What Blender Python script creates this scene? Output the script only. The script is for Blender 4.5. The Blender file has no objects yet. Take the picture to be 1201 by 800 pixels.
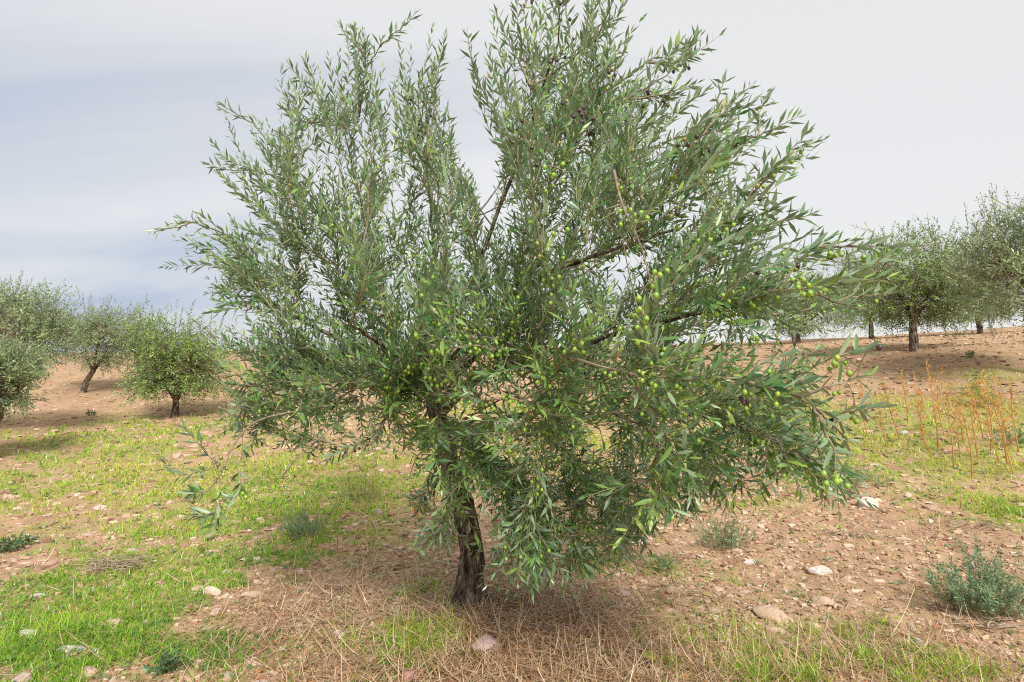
import bpy, math, random
import numpy as np
from mathutils import Matrix, Vector
from mathutils.bvhtree import BVHTree

random.seed(11)
rng = np.random.default_rng(11)
sc = bpy.context.scene
COL = sc.collection
R = math.radians

# ------------------------------------------------------------------ camera
FPX, PW, PH = 700.0, 1201.0, 800.0
EYE, PITCH = 1.6, R(2.05)
cam = bpy.data.objects.new('camera', bpy.data.cameras.new('camera'))
COL.objects.link(cam)
cam.location = (0, 0, EYE)
cam.rotation_euler = (R(90) + PITCH, 0, 0)
cam.data.sensor_width = 36.0
cam.data.lens = 36.0 * FPX / PW
cam.data.clip_start, cam.data.clip_end = 0.05, 8000
sc.camera = cam

# ------------------------------------------------------------------ sky, sun, exposure
SUN_EL, SUN_AZ = R(44), R(164)          # azimuth clockwise from north (+Y)
w = bpy.data.worlds.new('World'); sc.world = w; w.use_nodes = True
nt = w.node_tree; nt.nodes.clear()
def wn(t, **kw):
    n = nt.nodes.new(t)
    for k, v in kw.items(): setattr(n, k, v)
    return n
out = wn('ShaderNodeOutputWorld'); bg = wn('ShaderNodeBackground'); bg.inputs['Strength'].default_value = 0.1
sky = wn('ShaderNodeTexSky', sky_type='NISHITA', sun_disc=False, sun_elevation=SUN_EL, sun_rotation=SUN_AZ)
sky.air_density, sky.dust_density = 1.0, 2.0
tc = wn('ShaderNodeTexCoord')
sep = wn('ShaderNodeSeparateXYZ'); nt.links.new(tc.outputs['Generated'], sep.inputs[0])
def wmath(op, a, b=None, clamp=False):
    n = wn('ShaderNodeMath', operation=op, use_clamp=clamp)
    for i, v in enumerate((a, b)):
        if v is None: continue
        if isinstance(v, (int, float)): n.inputs[i].default_value = v
        else: nt.links.new(v, n.inputs[i])
    return n.outputs[0]
zz = wmath('ADD', wmath('ABSOLUTE', sep.outputs[2]), 0.22)
cx = wmath('DIVIDE', sep.outputs[0], zz); cy = wmath('DIVIDE', sep.outputs[1], zz)
comb = wn('ShaderNodeCombineXYZ'); nt.links.new(cx, comb.inputs[0]); nt.links.new(cy, comb.inputs[1])
mp = wn('ShaderNodeMapping'); nt.links.new(comb.outputs[0], mp.inputs[0])
mp.inputs['Rotation'].default_value = (0, 0, R(-30)); mp.inputs['Scale'].default_value = (0.55, 1.5, 1); mp.inputs['Location'].default_value = (3.1, 0.7, 0)
n1 = wn('ShaderNodeTexNoise'); n1.inputs['Scale'].default_value = 0.85; n1.inputs['Detail'].default_value = 6; n1.inputs['Roughness'].default_value = 0.5; n1.inputs['Distortion'].default_value = 0.6
nt.links.new(mp.outputs[0], n1.inputs['Vector'])
# the cloud sheet thins out towards the west (left)
west = wmath('MULTIPLY', sep.outputs[0], -0.24)
thin = wmath('ADD', n1.outputs['Fac'], west)
thin = wmath('ADD', thin, wmath('MULTIPLY', sep.outputs[2], -0.42))
rmp = wn('ShaderNodeValToRGB'); nt.links.new(thin, rmp.inputs[0])
e = rmp.color_ramp.elements
e[0].position, e[0].color = 0.34, (4.75, 4.72, 4.67, 1)
e[1].position, e[1].color = 0.74, (2.55, 2.95, 3.8, 1)
m_ = e.new(0.55); m_.color = (3.75, 3.88, 4.1, 1)
mix = wn('ShaderNodeMix', data_type='RGBA'); mix.inputs['Factor'].default_value = 0.90
nt.links.new(sky.outputs[0], mix.inputs[6]); nt.links.new(rmp.outputs[0], mix.inputs[7])
nt.links.new(mix.outputs[2], bg.inputs['Color']); nt.links.new(bg.outputs[0], out.inputs[0])

sun = bpy.data.objects.new('sun', bpy.data.lights.new('sun', 'SUN')); COL.objects.link(sun)
sun.data.energy, sun.data.angle, sun.data.color = 2.6, R(14), (1.0, 0.97, 0.92)
sd = Vector((math.sin(SUN_AZ) * math.cos(SUN_EL), math.cos(SUN_AZ) * math.cos(SUN_EL), math.sin(SUN_EL)))
sun.rotation_euler = (-sd).to_track_quat('-Z', 'Y').to_euler()
sun.location = sd * 30
vs = sc.view_settings
vs.view_transform, vs.look, vs.exposure, vs.gamma, vs.use_curve_mapping = 'Standard', 'None', 0.88, 1.0, False
sc.render.engine = 'CYCLES'
sc.cycles.max_bounces = 8; sc.cycles.diffuse_bounces = 5; sc.cycles.glossy_bounces = 2
sc.cycles.transmission_bounces = 3; sc.cycles.transparent_max_bounces = 4
sc.cycles.filter_width = 1.1; sc.cycles.use_denoising = False

# ------------------------------------------------------------------ helpers
CP, SP = math.cos(PITCH), math.sin(PITCH)
def at(px, py, D):
    """photo pixel + distance along +Y  ->  world point (authoring aid only)"""
    a, b = (px - PW / 2) / FPX, (PH / 2 - py) / FPX
    d = np.array([a, CP - b * SP, SP + b * CP])
    return np.array([0, 0, EYE]) + d * (D / d[1])
def project(P):
    P = np.atleast_2d(P); q = P - np.array([0, 0, EYE])
    f = q[:, 1] * CP + q[:, 2] * SP; u = -q[:, 1] * SP + q[:, 2] * CP
    f = np.maximum(f, 1e-3)
    return PW / 2 + FPX * q[:, 0] / f, PH / 2 - FPX * u / f, f
def norm(v): return v / np.maximum(np.linalg.norm(v, axis=-1, keepdims=True), 1e-9)
def hash2(i, j, s):
    h = (i.astype(np.int64) * 374761393 + j.astype(np.int64) * 668265263 + s * 974634777) & 0xffffffff
    h = ((h ^ (h >> 13)) * 1274126177) & 0xffffffff
    return ((h ^ (h >> 16)) & 0xffff) / 65535.0
def vnoise(x, y, s=0):
    i, j = np.floor(x), np.floor(y); u, v = x - i, y - j
    u, v = u * u * (3 - 2 * u), v * v * (3 - 2 * v)
    a, b, c, d = hash2(i, j, s), hash2(i + 1, j, s), hash2(i, j + 1, s), hash2(i + 1, j + 1, s)
    return (a * (1 - u) + b * u) * (1 - v) + (c * (1 - u) + d * u) * v
def fbm(x, y, s=0, o=4):
    t, a, n = 0, 1.0, 0
    for k in range(o): t = t + a * vnoise(x * 2 ** k, y * 2 ** k, s + k * 7); n += a; a *= 0.5
    return t / n
def sstep(a, b, x):
    t = np.clip((x - a) / (b - a), 0, 1); return t * t * (3 - 2 * t)
def catmull(P, n):
    P = np.asarray(P, float); Q = np.vstack([2 * P[0] - P[1], P, 2 * P[-1] - P[-2]])
    t = np.linspace(0, len(P) - 1 - 1e-6, n); k = t.astype(int); f = (t - k)[:, None]
    p0, p1, p2, p3 = Q[k], Q[k + 1], Q[k + 2], Q[k + 3]
    return 0.5 * (2 * p1 + (p2 - p0) * f + (2 * p0 - 5 * p1 + 4 * p2 - p3) * f ** 2 + (3 * p1 - p0 - 3 * p2 + p3) * f ** 3)
def mesh_np(name, V, F, mat, attrs=None, smooth=True):
    """V (n,3); F list of int arrays (m,3)/(m,4)"""
    me = bpy.data.meshes.new(name)
    V = np.ascontiguousarray(V, np.float32)
    Fs = [np.asarray(f, np.int32) for f in (F if isinstance(F, list) else [F]) if len(f)]
    nl = sum(f.size for f in Fs); nf = sum(len(f) for f in Fs)
    me.vertices.add(len(V)); me.vertices.foreach_set('co', V.ravel())
    me.loops.add(nl); me.loops.foreach_set('vertex_index', np.concatenate([f.ravel() for f in Fs]))
    tot = np.concatenate([np.full(len(f), f.shape[1], np.int32) for f in Fs])
    start = np.concatenate([[0], np.cumsum(tot)[:-1]]).astype(np.int32)
    me.polygons.add(nf); me.polygons.foreach_set('loop_start', start); me.polygons.foreach_set('loop_total', tot)
    me.polygons.foreach_set('use_smooth', np.full(nf, smooth))
    for k, v in (attrs or {}).items():
        a = me.attributes.new(k, 'FLOAT', 'POINT'); a.data.foreach_set('value', np.ascontiguousarray(v, np.float32))
    me.update(calc_edges=True); me.validate()
    if mat: me.materials.append(mat)
    return me
def obj(name, me, parent=None, loc=None):
    o = bpy.data.objects.new(name, me); COL.objects.link(o)
    if loc is not None: o.location = loc
    if parent:
        o.parent = parent
    return o
def tag(o, label=None, cat=None, group=None, kind=None):
    for k, v in (('label', label), ('category', cat), ('group', group), ('kind', kind)):
        if v: o[k] = v
    return o
def empty(name, loc=(0, 0, 0)):
    o = bpy.data.objects.new(name, None); COL.objects.link(o); o.location = loc; o.empty_display_size = 0.1
    return o
def tube(P, rad, sides=6, cap=True, wob=0, seed=0):
    """swept tube -> V, [quads, tris]"""
    P = np.asarray(P, float); n = len(P); rad = np.broadcast_to(np.asarray(rad, float), (n,))
    T = norm(np.gradient(P, axis=0))
    ref = np.array([0.31, 0.22, 0.92]) if abs(T[0] @ np.array([0.31, 0.22, 0.92])) < 0.9 else np.array([1., 0, 0])
    U = np.zeros_like(P); u = norm(np.cross(T[0], ref))
    for i in range(n):
        u = norm(u - (u @ T[i]) * T[i]); U[i] = u
    W = np.cross(T, U); th = np.arange(sides) * 2 * np.pi / sides
    rr = rad[:, None] * np.ones(sides)
    if wob:
        s = np.cumsum(np.r_[0, np.linalg.norm(np.diff(P, axis=0), axis=1)])
        rr = rr * (1 + wob * (fbm(np.cos(th)[None] * 2.1 + s[:, None] * 9 + seed, np.sin(th)[None] * 2.1 + s[:, None] * 2.5, 5, 3) - 0.5) * 2)
    V = P[:, None] + rr[..., None] * (np.cos(th)[None, :, None] * U[:, None] + np.sin(th)[None, :, None] * W[:, None])
    V = V.reshape(-1, 3)
    i, j = np.meshgrid(np.arange(n - 1), np.arange(sides), indexing='ij'); j2 = (j + 1) % sides
    Q = np.stack([i * sides + j, i * sides + j2, (i + 1) * sides + j2, (i + 1) * sides + j], -1).reshape(-1, 4)
    tri = np.zeros((0, 3), int)
    if cap:
        V = np.vstack([V, P[-1] + T[-1] * rad[-1]]); k = np.arange(sides)
        tri = np.stack([(n - 1) * sides + k, (n - 1) * sides + (k + 1) % sides, np.full(sides, n * sides)], -1)
    return V, [Q, tri]
def join(parts):
    Vs, Qs, Ts, o = [], [], [], 0
    for V, F in parts:
        for f in F:
            if len(f): (Qs if f.shape[1] == 4 else Ts).append(f + o)
        Vs.append(V); o += len(V)
    return np.vstack(Vs), [np.vstack(Qs) if Qs else np.zeros((0, 4), int), np.vstack(Ts) if Ts else np.zeros((0, 3), int)]

# ------------------------------------------------------------------ materials
class NT:
    def __init__(s, name):
        s.m = bpy.data.materials.new(name); s.m.use_nodes = True; s.t = s.m.node_tree
        s.b = s.t.nodes['Principled BSDF']
    def n(s, t, **kw):
        x = s.t.nodes.new(t)
        for k, v in kw.items(): setattr(x, k, v)
        return x
    def l(s, a, b): s.t.links.new(a, b)
    def noise(s, scale, detail=4, rough=0.55, coord='Object'):
        if not hasattr(s, 'tc'): s.tc = s.n('ShaderNodeTexCoord')
        x = s.n('ShaderNodeTexNoise'); x.inputs['Scale'].default_value = scale; x.inputs['Detail'].default_value = detail; x.inputs['Roughness'].default_value = rough
        s.l(s.tc.outputs[coord], x.inputs['Vector']); return x.outputs['Fac']
    def ramp(s, fac, stops):
        x = s.n('ShaderNodeValToRGB'); s.l(fac, x.inputs[0]); el = x.color_ramp.elements
        el[0].position, el[0].color = stops[0][0], (*stops[0][1], 1); el[1].position, el[1].color = stops[-1][0], (*stops[-1][1], 1)
        for p, c in stops[1:-1]: y = el.new(p); y.color = (*c, 1)
        return x.outputs[0]
    def attr(s, name):
        x = s.n('ShaderNodeAttribute'); x.attribute_name = name; return x.outputs['Fac']
    def mix(s, f, a, b, mode='MIX'):
        x = s.n('ShaderNodeMix', data_type='RGBA', blend_type=mode)
        for sock, v in ((x.inputs[0], f), (x.inputs[6], a), (x.inputs[7], b)):
            if isinstance(v, (int, float)): sock.default_value = v
            elif isinstance(v, tuple): sock.default_value = (*v, 1)
            else: s.l(v, sock)
        return x.outputs[2]
    def rangev(s, f, a, b, c=0., d=1.):
        x = s.n('ShaderNodeMapRange'); s.l(f, x.inputs[0])
        for i, v in enumerate((a, b, c, d)): x.inputs[i + 1].default_value = v
        return x.outputs[0]
    def bump(s, h, strength, dist):
        x = s.n('ShaderNodeBump'); x.inputs['Strength'].default_value = strength; x.inputs['Distance'].default_value = dist
        s.l(h, x.inputs['Height']); s.l(x.outputs[0], s.b.inputs['Normal'])
    def fin(s, col, rough=0.7, spec=0.3, trans=0.0, tcol=None):
        s.l(col, s.b.inputs['Base Color']); s.b.inputs['Roughness'].default_value = rough; s.b.inputs['Specular IOR Level'].default_value = spec
        if trans:
            tr = s.n('ShaderNodeBsdfTranslucent'); s.l(tcol or col, tr.inputs[0])
            mx = s.n('ShaderNodeMixShader'); mx.inputs[0].default_value = trans
            s.l(s.b.outputs[0], mx.inputs[1]); s.l(tr.outputs[0], mx.inputs[2]); s.l(mx.outputs[0], s.t.nodes['Material Output'].inputs[0])
        return s.m

def leaf_mat(name, top, under, trans=0.20):
    k = NT(name); t = k.attr('tint')
    ct = k.ramp(t, top); cu = k.ramp(t, under)
    g = k.n('ShaderNodeNewGeometry')
    return k.fin(k.mix(g.outputs['Backfacing'], ct, cu), 0.36, 0.5, trans)
M = {}
M['leaf'] = leaf_mat('olive_leaf',
    [(0.0, (0.050, 0.130, 0.044)), (0.45, (0.120, 0.245, 0.062)), (0.86, (0.310, 0.440, 0.085)), (0.93, (0.33, 0.34, 0.08)), (1.0, (0.50, 0.40, 0.06))],
    [(0.0, (0.185, 0.285, 0.165)), (0.85, (0.32, 0.42, 0.235)), (1.0, (0.50, 0.47, 0.18))])
M['dry_leaf'] = leaf_mat('dry_leaf', [(0, (0.46, 0.17, 0.05)), (1, (0.60, 0.30, 0.12))], [(0, (0.50, 0.24, 0.09)), (1, (0.62, 0.36, 0.18))], 0.2)
M['far_leaf'] = leaf_mat('far_leaf',
    [(0, (0.16, 0.25, 0.11)), (0.6, (0.28, 0.37, 0.16)), (1, (0.42, 0.50, 0.18))], [(0, (0.21, 0.26, 0.17)), (1, (0.31, 0.35, 0.23))])
M['far_leaf_green'] = leaf_mat('far_leaf_green',
    [(0, (0.12, 0.22, 0.05)), (0.6, (0.24, 0.37, 0.085)), (1, (0.44, 0.53, 0.11))], [(0, (0.17, 0.24, 0.11)), (1, (0.28, 0.33, 0.16))])
M['weed'] = leaf_mat('weed_leaf', [(0, (0.09, 0.18, 0.06)), (1, (0.20, 0.31, 0.11))], [(0, (0.16, 0.25, 0.12)), (1, (0.25, 0.34, 0.17))], 0.2)
M['weed_dark'] = leaf_mat('weed_dark_leaf', [(0, (0.035, 0.09, 0.03)), (1, (0.09, 0.17, 0.05))], [(0, (0.10, 0.16, 0.07)), (1, (0.16, 0.22, 0.10))], 0.1)
M['weed_grey'] = leaf_mat('weed_grey_leaf', [(0, (0.12, 0.22, 0.10)), (1, (0.24, 0.35, 0.17))], [(0, (0.18, 0.27, 0.15)), (1, (0.28, 0.36, 0.21))], 0.2)
M['weed_yellow'] = leaf_mat('weed_yellow_leaf', [(0, (0.30, 0.36, 0.05)), (1, (0.52, 0.46, 0.08))], [(0, (0.32, 0.36, 0.08)), (1, (0.52, 0.47, 0.14))], 0.25)
M['grass'] = leaf_mat('grass_blade', [(0, (0.12, 0.26, 0.018)), (0.55, (0.27, 0.50, 0.015)), (1, (0.58, 0.56, 0.07))], [(0, (0.13, 0.27, 0.02)), (0.55, (0.29, 0.51, 0.02)), (1, (0.58, 0.56, 0.09))], 0.3)
M['dry_grass'] = leaf_mat('dry_grass_blade', [(0, (0.34, 0.20, 0.10)), (0.6, (0.56, 0.40, 0.20)), (1, (0.66, 0.54, 0.33))], [(0, (0.34, 0.20, 0.10)), (0.6, (0.56, 0.40, 0.20)), (1, (0.66, 0.54, 0.33))], 0.15)
M['straw'] = leaf_mat('straw_stem', [(0, (0.24, 0.12, 0.065)), (0.5, (0.46, 0.28, 0.15)), (1, (0.66, 0.52, 0.33))], [(0, (0.24, 0.12, 0.065)), (0.5, (0.46, 0.28, 0.15)), (1, (0.66, 0.52, 0.33))], 0.1)
M['stalk'] = leaf_mat('dry_orange_stalk', [(0, (0.58, 0.26, 0.07)), (1, (0.70, 0.43, 0.14))], [(0, (0.58, 0.26, 0.07)), (1, (0.70, 0.43, 0.14))], 0.2)
k = NT('bark'); k.tc = k.n('ShaderNodeTexCoord'); mpb = k.n('ShaderNodeMapping'); mpb.inputs['Scale'].default_value = (1, 1, 0.28); k.l(k.tc.outputs['Object'], mpb.inputs[0])
x_ = k.n('ShaderNodeTexNoise'); x_.inputs['Scale'].default_value = 34; x_.inputs['Detail'].default_value = 7; x_.inputs['Roughness'].default_value = 0.65; x_.inputs['Distortion'].default_value = 0.5; k.l(mpb.outputs[0], x_.inputs['Vector']); n = x_.outputs['Fac']; n2 = k.noise(4.1, 3)
c = k.ramp(n, [(0.36, (0.022, 0.014, 0.010)), (0.50, (0.12, 0.085, 0.062)), (0.66, (0.36, 0.30, 0.24))])
c = k.mix(k.rangev(n2, 0.56, 0.68), c, (0.36, 0.31, 0.23)); k.bump(n, 1.0, 0.03); M['bark'] = k.fin(c, 0.9, 0.15)
k = NT('branch_bark'); n = k.noise(30, 4)
c = k.ramp(n, [(0.3, (0.13, 0.095, 0.06)), (0.55, (0.27, 0.22, 0.15)), (0.75, (0.40, 0.35, 0.26))]); k.bump(n, 0.5, 0.004); M['branch'] = k.fin(c, 0.85, 0.2)
k = NT('twig_bark'); n = k.noise(9, 3)
M['twig'] = k.fin(k.ramp(n, [(0.35, (0.20, 0.19, 0.10)), (0.6, (0.36, 0.32, 0.20))]), 0.8, 0.2)
k = NT('dead_wood'); n = k.noise(22, 4)
M['deadwood'] = k.fin(k.ramp(n, [(0.3, (0.22, 0.15, 0.11)), (0.7, (0.48, 0.37, 0.28))]), 0.9, 0.15)
def olive_mat(name, a, b, c_):
    k = NT(name); n = k.noise(70, 3); n2 = k.noise(900, 1)
    oi = k.n('ShaderNodeObjectInfo').outputs['Random']
    col = k.mix(k.rangev(n, 0.4, 0.7), k.mix(oi, a, b), c_)
    col = k.mix(k.rangev(n2, 0.66, 0.72), col, (0.55, 0.60, 0.30))
    return k.fin(col, 0.33, 0.5)
M['olive_green'] = olive_mat('olive_green', (0.19, 0.36, 0.035), (0.33, 0.48, 0.055), (0.25, 0.40, 0.045))
M['olive_turning'] = olive_mat('olive_turning', (0.33, 0.38, 0.06), (0.20, 0.10, 0.07), (0.22, 0.12, 0.08))
M['olive_dark'] = olive_mat('olive_dark', (0.035, 0.014, 0.03), (0.085, 0.03, 0.055), (0.05, 0.02, 0.04))
k = NT('stone'); oi = k.n('ShaderNodeObjectInfo').outputs['Random']; n = k.noise(11, 6, 0.62); n2 = k.noise(60, 4)
c = k.ramp(oi, [(0, (0.42, 0.28, 0.20)), (0.35, (0.48, 0.345, 0.26)), (0.7, (0.56, 0.46, 0.39)), (1, (0.38, 0.235, 0.155))])
c = k.mix(k.rangev(n, 0.42, 0.68), c, (0.36, 0.22, 0.14)); k.bump(n2, 0.5, 0.006); M['stone'] = k.fin(c, 0.9, 0.2)
def stone_mat(name, base, dirt):
    k = NT(name); n = k.noise(9, 6, 0.62); n2 = k.noise(55, 4)
    c = k.mix(k.rangev(n, 0.46, 0.66), base, dirt); c = k.mix(k.rangev(n2, 0.3, 0.8, 0, 0.35), c, (0.25, 0.17, 0.12))
    k.bump(n2, 0.6, 0.006); return k.fin(c, 0.9, 0.2)
M['stone_white'] = stone_mat('stone_white', (0.64, 0.58, 0.53), (0.48, 0.37, 0.29))
M['stone_pink'] = stone_mat('stone_pink', (0.56, 0.43, 0.40), (0.42, 0.29, 0.24))
M['stone_red'] = stone_mat('stone_red', (0.45, 0.25, 0.21), (0.34, 0.18, 0.13))
M['stone_tan'] = stone_mat('stone_tan', (0.60, 0.44, 0.32), (0.44, 0.28, 0.18))
M['stone_orange'] = stone_mat('stone_orange', (0.70, 0.62, 0.52), (0.68, 0.30, 0.08))
k = NT('stone_chip'); t = k.attr('tint')
M['chip'] = k.fin(k.ramp(t, [(0, (0.19, 0.105, 0.06)), (0.4, (0.42, 0.265, 0.165)), (0.8, (0.54, 0.385, 0.265)), (1, (0.62, 0.50, 0.40))]), 0.95, 0.15)
k = NT('soil'); big = k.noise(0.5, 4); mid = k.noise(3.5, 6, 0.65); fine = k.noise(28, 5, 0.7); grit = k.noise(120, 3, 0.7)
c = k.ramp(mid, [(0.28, (0.29, 0.175, 0.095)), (0.5, (0.45, 0.29, 0.17)), (0.72, (0.56, 0.40, 0.26))])
c = k.mix(k.rangev(fine, 0.38, 0.66, 0, 0.7), c, (0.27, 0.16, 0.10)); c = k.mix(k.rangev(grit, 0.58, 0.72, 0, 0.5), c, (0.66, 0.52, 0.41))
cov = k.attr('cover'); lit = k.attr('litter')
gcol = k.ramp(fine, [(0.35, (0.17, 0.24, 0.045)), (0.55, (0.30, 0.38, 0.06)), (0.7, (0.45, 0.40, 0.13))])
fm = k.n('ShaderNodeMath', operation='MULTIPLY'); k.l(cov, fm.inputs[0]); k.l(k.rangev(fine, 0.3, 0.62, 0.1, 0.6), fm.inputs[1])
c = k.mix(fm.outputs[0], c, gcol)
lm = k.n('ShaderNodeMath', operation='MULTIPLY'); k.l(lit, lm.inputs[0]); k.l(k.rangev(mid, 0.3, 0.6, 0.3, 0.8), lm.inputs[1])
c = k.mix(lm.outputs[0], c, (0.30, 0.175, 0.10))
k.bump(grit, 0.5, 0.012); M['soil'] = k.fin(c, 0.97, 0.1)

# ------------------------------------------------------------------ terrain
CPTS = [at(*p) for p in (
    (60, 420, 27), (250, 416, 27), (550, 410, 26), (800, 405, 25), (1000, 398, 23), (1190, 388, 21), (1330, 380, 20), (-150, 425, 28),
    (205, 490, 15), (97, 460, 19), (1072, 412, 13), (430, 478, 13), (700, 465, 13), (-80, 505, 12), (1300, 405, 12))]
CPTS += [np.array(p) for p in ((-0.28, 4.0, 0), (-3.5, 4.2, -0.06), (3.6, 4.2, 0.10), (0, 0, 0), (-4, 0, -0.05), (4, 0, 0.1), (-6, 7.5, -0.04), (0, 7, 0.03), (6, 7, 0.42), (0, -12, -0.4), (-14, -8, -0.6), (14, -8, 0.2))]
CPTS = np.array(CPTS)
def _U(r2): return 0.5 * r2 * np.log(np.maximum(r2, 1e-9))
_n = len(CPTS); _d2 = ((CPTS[:, None, :2] - CPTS[None, :, :2]) ** 2).sum(-1)
_P = np.c_[np.ones(_n), CPTS[:, :2]]
_A = np.zeros((_n + 3, _n + 3)); _A[:_n, :_n] = _U(_d2) + np.eye(_n) * 0.3; _A[:_n, _n:] = _P; _A[_n:, :_n] = _P.T
_W = np.linalg.solve(_A, np.r_[CPTS[:, 2], 0, 0, 0])
MX, MY = 0.02, 3.75
def h_smooth(x, y):
    x, y = np.asarray(x, float), np.asarray(y, float)
    xc, yc = np.clip(x, -26, 24), np.clip(y, -14, 30)
    z = _W[_n] + _W[_n + 1] * xc + _W[_n + 2] * yc
    for i in range(_n): z = z + _W[i] * _U((xc - CPTS[i, 0]) ** 2 + (yc - CPTS[i, 1]) ** 2)
    over = np.maximum(y - (26.5 - 0.12 * np.clip(x, -30, 30)), 0)      # the far side of the crest falls away
    return z - 34 * (1 - np.exp(-(over / 60) ** 2 * 6)) * 1.0 + 0
def h_ground(x, y):
    z = h_smooth(x, y); r = np.hypot(x, y)
    z = z + 0.07 * np.exp(-(((x - MX) / 0.75) ** 2 + ((y - MY) / 0.5) ** 2))     # litter mound by the trunk
    z = z + 0.10 * (fbm(x * 0.55 + 3, y * 0.55, 1, 3) - 0.5)
    z = z + 0.045 * (fbm(x * 3.1, y * 4.3, 2, 3) - 0.5) * sstep(40, 12, r)
    a = x * 0.8 + y * 0.6; b = -x * 0.6 + y * 0.8
    return z + 0.05 * (fbm(a * 9.0, b * 17.0, 3, 3) - 0.5) * sstep(22, 7, r)
def on_ground(px, py):
    D = np.linspace(0.8, 34, 3000); a, b = (px - PW / 2) / FPX, (PH / 2 - py) / FPX
    dy, dz = CP - b * SP, SP + b * CP
    x = a * D / dy; z = EYE + dz * D / dy
    below = np.nonzero(z < h_ground(x, D))[0]; i = below[0] if len(below) else len(D) - 1
    return np.array([x[i], D[i], float(h_ground(x[i], D[i]))])
def patches(L):
    o = []
    for px, py, rx, ry, wt in L:
        c, e_ = on_ground(px, py), on_ground(px + rx, py); n_, f_ = on_ground(px, min(py + ry, 860)), on_ground(px, max(py - ry, 432))
        o.append((c[0], c[1], abs(e_[0] - c[0]) + 0.05, max(0.5 * abs(f_[1] - n_[1]), 0.08), wt))
    return o
GREEN = patches([(200, 600, 200, 60, .22), (100, 640, 120, 30, .2), (1080, 520, 150, 40, .5), (900, 470, 90, 18, .6), (1150, 600, 80, 30, .4), (300, 520, 160, 20, .25), (230, 560, 80, 22, .5), (50, 725, 120, 42, 1.15), (20, 785, 90, 35, 1.1), (150, 690, 90, 28, 1.0), (250, 655, 120, 26, .7), (350, 600, 110, 34, .9), (90, 565, 130, 30, .7), (115, 532, 70, 14, 1.0),
    (330, 545, 90, 20, .7), (430, 560, 70, 26, .7), (170, 508, 110, 12, .6), (50, 515, 70, 14, .6), (175, 492, 60, 8, .7), (1100, 490, 130, 32, 1.4), (960, 500, 80, 28, 1.0), (1160, 530, 90, 26, .75),
    (1010, 545, 110, 22, .55), (1160, 440, 60, 15, .6), (1190, 480, 60, 25, .8), (480, 755, 70, 36, .5), (250, 765, 70, 28, .55), (1010, 775, 110, 40, .16), (835, 745, 60, 30, .2), (1160, 590, 70, 26, .5), (850, 585, 80, 18, .6),
    (640, 480, 200, 14, .6), (780, 520, 120, 20, .5), (880, 790, 60, 20, .4), (550, 560, 120, 20, .4), (770, 660, 40, 12, .4), (720, 520, 300, 25, .35)])
LITTER = patches([(980, 775, 120, 34, .5), (620, 745, 140, 60, 1.0), (440, 690, 100, 42, .8), (870, 795, 70, 22, .6), (1060, 765, 70, 30, .5), (560, 790, 160, 30, .8), (140, 663, 40, 10, .5), (1120, 620, 70, 14, .4), (340, 730, 80, 40, .4), (410, 540, 50, 22, .6), (1120, 470, 90, 30, .4)])
def field(L, x, y):
    f = 0
    for cx_, cy_, rx, ry, wt in L: f = f + wt * np.exp(-(((x - cx_) / rx) ** 2 + ((y - cy_) / ry) ** 2))
    return f
def cover(x, y):
    g = field(GREEN, x, y); nz = fbm(x * 1.7 + 9, y * 1.7, 21, 4)
    hf = fbm(x * 6.5, y * 6.5, 27, 3); gg = np.clip(g, 0, 1)
    return np.clip((g * 1.6 + 0.13) * sstep(0.46, 0.58, 0.45 * nz + 0.55 * hf + 0.13 * gg), 0, 1)
def litter(x, y): return np.clip(field(LITTER, x, y) * (0.4 + 1.1 * fbm(x * 2.3, y * 2.3, 33, 3)), 0, 1)

ang = np.r_[np.linspace(-R(54), R(54), 400), np.linspace(R(54), 2 * np.pi - R(54), 70)[1:-1]]
rad = np.r_[np.geomspace(0.4, 2.2, 12)[:-1], np.geomspace(2.2, 40, 270), np.geomspace(40, 4000, 34)[1:]]
rr_, aa_ = np.meshgrid(rad, ang, indexing='ij'); gx, gy = rr_ * np.sin(aa_), rr_ * np.cos(aa_)
gz = h_ground(gx, gy); na = len(ang); nr = len(rad)
V = np.stack([gx, gy, gz], -1).reshape(-1, 3); V = np.vstack([V, [0, 0, float(h_ground(0., 0.))]])
i, j = np.meshgrid(np.arange(nr - 1), np.arange(na), indexing='ij'); j2 = (j + 1) % na
Q = np.stack([i * na + j, i * na + j2, (i + 1) * na + j2, (i + 1) * na + j], -1).reshape(-1, 4)[:, ::-1]
kk = np.arange(na); T3 = np.stack([np.full(na, nr * na), (kk + 1) % na, kk], -1)
ground = obj('ground', mesh_np('ground', V, [Q, T3], M['soil'], {'cover': cover(V[:, 0], V[:, 1]), 'litter': litter(V[:, 0], V[:, 1])}))
tag(ground, 'dry stony tan hillside soil with grass patches', kind='structure')

# ------------------------------------------------------------------ leaves, shoots
def leaf_template(bend, fold, wmul=1.0, full=True):
    if full:
        ts, ws = (0.16, 0.50, 0.82), (0.72, 1.0, 0.62)
        P = [(0, 0, 0)]
        for t, w_ in zip(ts, ws):
            z = -bend * t * t
            P += [(-0.5 * w_ * wmul, t, z + fold * w_), (0, t, z), (0.5 * w_ * wmul, t, z + fold * w_)]
        P += [(0, 1, -bend)]
        T = [(0, 2, 1), (0, 3, 2), (7, 8, 10), (8, 9, 10)]; Qd = [(1, 2, 5, 4), (2, 3, 6, 5), (4, 5, 8, 7), (5, 6, 9, 8)]
        return np.array(P), np.array(Qd), np.array(T)
    P = [(0, 0, 0), (-0.5, 0.45, 0.03), (0.5, 0.45, 0.03), (0, 1, -bend)]
    return np.array(P), np.zeros((0, 4), int), np.array([(0, 2, 1), (1, 2, 3)])
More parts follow.
